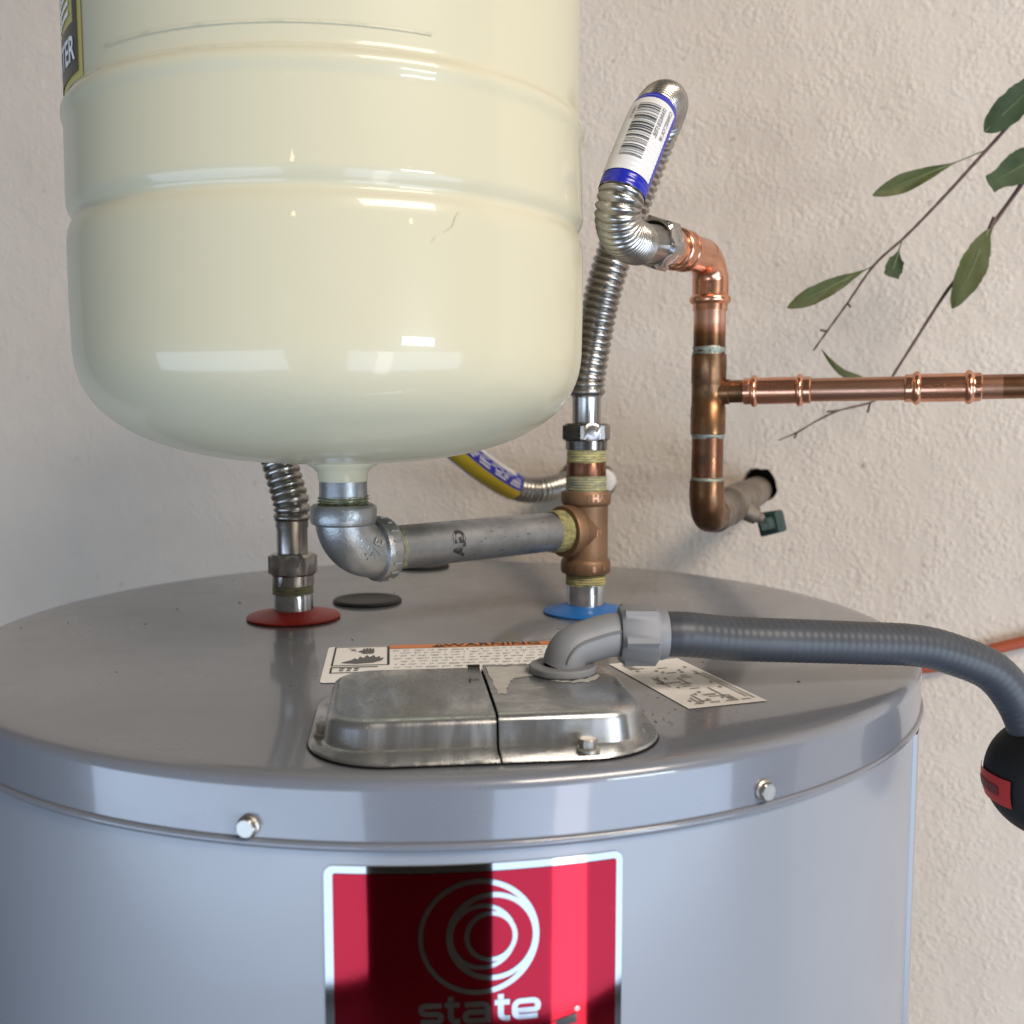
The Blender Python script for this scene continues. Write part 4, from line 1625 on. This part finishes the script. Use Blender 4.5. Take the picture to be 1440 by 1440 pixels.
# ------------------------------------------------------------------ conduit on the junction cover
cond = thing('electrical_conduit', 'dark grey flexible conduit with grey elbow connector leaving the junction cover', 'conduit', (0.0232, 0.486, 1.516))
KB = Vector((0.0245, 0.4870, 1.5166))
mb = MB()
lathe(mb, [(0.0002, 0.0), (0.0158, 0.0), (0.0163, 0.0006), (0.0163, 0.0030), (0.0157, 0.0036), (0.0090, 0.0036)], 48, Matrix.Translation(KB))
mb.build('locknut', M['pvc'], cond)
NC = at(872, 892, .498)
kd = Vector((0.985, 0.05, -0.01)).normalized()
pts = [KB + Vector((0, 0, 0.002)), KB + Vector((0.0020, 0.0005, 0.008))]
z_top = NC.z
pts += [KB + Vector((0.0055, 0.002, 0.0115)), KB + Vector((0.0125, 0.005, z_top - KB.z - 0.0022)), KB + Vector((0.0215, 0.008, z_top - KB.z - 0.0002)), NC]
kp = Path(pts, 200, up=(0, -1, 0))
mb = MB()
tube(mb, kp, lambda s: 0.0102 + 0.0006 * s / kp.len, steps=60, segs=36)
ke = mb.build('elbow', M['pvc'], cond)
# mould line ridge on the elbow
mb = MB()
ang = kp.angle_to(kp.len * .5, (0, 0, CAMZ - 0.0))
for i in range(1):
    n = 50
    vs = []
    for k in range(n + 1):
        s = kp.len * (0.10 + 0.84 * k / n)
        for da, rr in ((-0.10, 0.0100), (0.0, 0.0112), (0.10, 0.0100)):
            vs.append(kp.point(s, ang + da, rr + 0.0006 * s / kp.len))
    mb.add(vs, [(3 * k + j, 3 * k + 3 + j, 3 * k + 4 + j, 3 * k + 1 + j) for k in range(n) for j in range(2)])
mb.build('mould_line', M['pvc'], ke)
mb = MB()
T = axis_matrix(NC - kd * 0.0005, kd)
hexnut(mb, 0.0276, 0.0, 0.0190, T @ Matrix.Rotation(R(4), 4, 'Z'), 0.0018)
lathe(mb, [(0.0128, 0.0185), (0.0126, 0.0215), (0.0118, 0.0235), (0.0105, 0.0240)], 48, T)
mb.build('gland_nut', M['pvc'], cond, angle=30)
c0 = NC + kd * 0.020
pts = [c0, c0 + kd * 0.012, at(1035, 898, .508), at(1120, 901, .516), at(1210, 904, .526), at(1290, 908, .535), at(1345, 922, .540), at(1396, 945, .543), at(1429, 984, .545), at(1450, 1030, .545)]
hp2 = Path(pts, 500)
mb = MB()
pit3 = 0.0042
nn = int(hp2.len / pit3)
pit3 = hp2.len / nn
tube(mb, hp2, lambda s: 0.0112 - 0.00013 * (0.5 - 0.5 * math.cos(2 * PI * s / pit3)), steps=nn * 6, segs=32)
mb.build('flexible_tube', M['conduit'], cond)

# black rounded housing hanging on the conduit's end
HB = at(1477, 1092, .545)
hous = thing('housing', 'rounded black plastic housing with a red rectangular sticker at the end of the grey conduit', 'housing', HB)
rh = 89 * .545 / 1442
mb = MB()
prof = []
for k in range(0, 33):
    a = -PI / 2 + PI * k / 32
    prof.append((max(rh * math.cos(a), 0.0002) if abs(a) > .0 else rh, rh * math.sin(a) * 0.98))
lathe(mb, prof, 64, Matrix.Translation(HB))
mb.build('shell', M['black_plastic'], hous)
mb = MB()


def sph(az, el, off):
    return HB + Vector(((rh + off) * math.cos(R(el)) * math.sin(R(az)), -(rh + off) * math.cos(R(el)) * math.cos(R(az)), (rh + off) * math.sin(R(el))))


d = Vector((0, 0, CAMZ)) - HB
az0 = math.degrees(math.atan2(d.x, -d.y))
grid(mb, lambda u, v: sph(az0 - 96 + 64 * u, -21 + 26 * v, 0.0011), 20, 6)
hs_ = mb.build('red_sticker', M['red_label'], hous)
mb = MB()
grid(mb, lambda u, v: sph(az0 - 90 + 45 * u, -12 + 9 * v, 0.0014), 14, 3)
mb.build('dark_print', M['red_dark'], hs_)

# ------------------------------------------------------------------ orange pipe along the wall
cord = MB()
pts = [wall_hit(x_, y_) - WN * 0.0070 for x_, y_ in ((1040, 962), (1160, 955), (1240, 946), (1290, 938), (1330, 932), (1395, 911), (1440, 900), (1560, 870))]
tube(cord, Path(pts, 160), 0.0052, steps=70, segs=14)
oc = cord.build('orange_tube', M['orange_cord'])
oc['label'] = 'thin orange-red tube running behind the dark grey conduit at the right'
oc['category'] = 'tube'


# ------------------------------------------------------------------ leafy twigs
def twig_path(mb, pts, r0_, r1_):
    p = Path(pts, 120)
    tube(mb, p, lambda s: r0_ + (r1_ - r0_) * s / p.len + 0.00012 * math.sin(s * 900), steps=60, segs=8)
    return p


def leaf(parent, base, tip, width, mt, fold=0.25, bendz=0.0, peak=0.5, blunt=0.0, seed=0, face=(0, -1, 0.0), petiole=0.0):
    rnd = random.Random(seed)
    b, t = Vector(base), Vector(tip)
    ax_ = (t - b)
    L0 = ax_.length
    ax_.normalize()
    f_ = Vector(face)
    f_ = (f_ - ax_ * f_.dot(ax_)).normalized()
    sd = ax_.cross(f_)
    nL, nW = 22, 6
    vs = []
    for i in range(nL + 1):
        u = i / nL
        up = 0.0
        x = max(0.0, (u - petiole) / (1 - petiole))
        prof_ = (math.sin(PI * min(1.0, x ** (math.log(.5) / math.log(peak)))) ** 0.75) if x > 0 else 0
        if blunt and u > 0.5:
            prof_ = max(prof_, blunt)
        wv_ = width / 2 * prof_ + 0.0005
        wv_ *= 1 + (rnd.uniform(-.05, .05) if 0 < i < nL else 0)
        c = b + ax_ * L0 * u + f_ * (bendz * math.sin(PI * u))
        for j in range(nW + 1):
            q = -1 + 2 * j / nW
            vs.append(c + sd * wv_ * q + f_ * (fold * wv_ * abs(q) + 0.0006 * math.sin(9 * u + 3 * q)))
    fs = [(i * (nW + 1) + j, (i + 1) * (nW + 1) + j, (i + 1) * (nW + 1) + j + 1, i * (nW + 1) + j + 1) for i in range(nL) for j in range(nW)]
    mb = MB()
    mb.add(vs, fs)
    lo = mb.build('leaf', mt, parent, angle=80)
    mb = MB()
    vs = []
    for i in range(nL + 1):
        u = i / nL
        c = b + ax_ * L0 * u + f_ * (bendz * math.sin(PI * u) + 0.0004)
        for q in (-1, 1):
            vs.append(c + sd * q * 0.0004 * (1.2 - u))
    mb.add(vs, [(2 * i, 2 * i + 1, 2 * i + 3, 2 * i + 2) for i in range(nL)])
    mb.build('vein', M['vein'], lo, smooth=False)
    return lo


D1, D2 = 0.80, 0.83
tw1 = thing('leafy_twig', 'thin brown twig with four leaves, the upper of two hanging before the stucco wall', 'twig', at(1410, 184, D1), 'leafy twigs hanging in from the right')
mb = MB()
A = [(1470, 112, D1 - .02), (1440, 150, D1), (1410, 186, D1), (1380, 219, D1), (1330, 274, D1), (1275, 331, D1), (1230, 372, D1), (1192, 426, D1), (1163, 466, D1), (1144, 493, D1)]
twig_path(mb, [at(*q) for q in A], 0.0016, 0.0007)
for q, dx, dy in ((A[7], 4, 6), (A[8], -9, -2)):
    tube(mb, Path([at(*q), at(q[0] + dx, q[1] + dy, q[2] - .002)], 6), 0.0009, steps=3, segs=6)
mb.build('stem', M['twig'], tw1)
leaf(tw1, at(1384, 186, D1 - .01), at(1478, 96, D1 - .02), 0.0215, M['leaf_dark'], 0.10, 0.001, 0.42, seed=1, petiole=0.0)
leaf(tw1, at(1384, 212, D1), at(1227, 275, D1 - .015), 0.0128, M['leaf'], 0.35, -0.002, 0.62, seed=2, petiole=0.26)
leaf(tw1, at(1268, 340, D1), at(1252, 390, D1 - .01), 0.0130, M['leaf_dark'], 0.3, 0.0, 0.70, blunt=0.85, seed=3, petiole=0.2)
leaf(tw1, at(1226, 375, D1), at(1107, 433, D1 - .012), 0.0128, M['leaf'], 0.22, 0.001, 0.62, seed=4, petiole=0.08)

tw2 = thing('leafy_twig', 'long brown twig passing behind the horizontal copper pipe, with a broad leaf on it', 'twig', at(1440, 254, D2), 'leafy twigs hanging in from the right')
mb = MB()
B_ = [(1480, 190, D2 - .03), (1440, 254, D2 - .01), (1399, 312, D2), (1362, 368, D2), (1327, 416, D2), (1290, 474, D2), (1256, 528, D2), (1243, 552, D2 + .003), (1224, 566, D2), (1181, 577, D2), (1150, 591, D2), (1121, 608, D2), (1095, 619, D2)]
twig_path(mb, [at(*q) for q in B_], 0.0019, 0.0006)
for q, dx, dy in ((B_[4], -8, 12), (B_[9], -18, 2), (B_[11], -4, 8), (B_[8], -4, 14)):
    tube(mb, Path([at(*q), at(q[0] + dx, q[1] + dy, q[2] - .002)], 6), 0.0009, steps=3, segs=6)
tube(mb, Path([at(1399, 306, D2), at(1393, 320, D2), at(1389, 332, D2)], 10), 0.0022, steps=4, segs=6)
mb.build('stem', M['twig'], tw2)
leaf(tw2, at(1391, 322, D2 - .004), at(1339, 434, D2 - .012), 0.0215, M['leaf'], 0.08, 0.002, 0.52, seed=5)
leaf(tw2, at(1470, 214, D2 - .02), at(1390, 260, D2 - .03), 0.0240, M['leaf_dark'], 0.25, 0.0, 0.45, blunt=0.55, seed=6)
mb = MB()
pts = [at(1235, 548, D2 - .006), at(1210, 534, D2 - .006), at(1185, 524, D2 - .007), at(1168, 508, D2 - .008), at(1155, 491, D2 - .009)]
p_ = Path(pts, 60)
vs = []
for i in range(25):
    u = i / 24
    c = p_.point(p_.len * u, 0, 0)
    t_ = p_.t[min(59, int(59 * u))]
    sd_ = t_.cross(Vector((0, -1, 0))).normalized()
    w_l = 0.0029 * math.sin(PI * min(1, .12 + u * .88)) + 0.0002
    for q in (-1, 0, 1):
        vs.append(c + sd_ * w_l * q + Vector((0, -0.0009 * (1 - abs(q)), 0)))
mb.add(vs, [(3 * i + j, 3 * i + 3 + j, 3 * i + 4 + j, 3 * i + 1 + j) for i in range(24) for j in range(2)])
mb.build('leaf', M['leaf'], tw2)
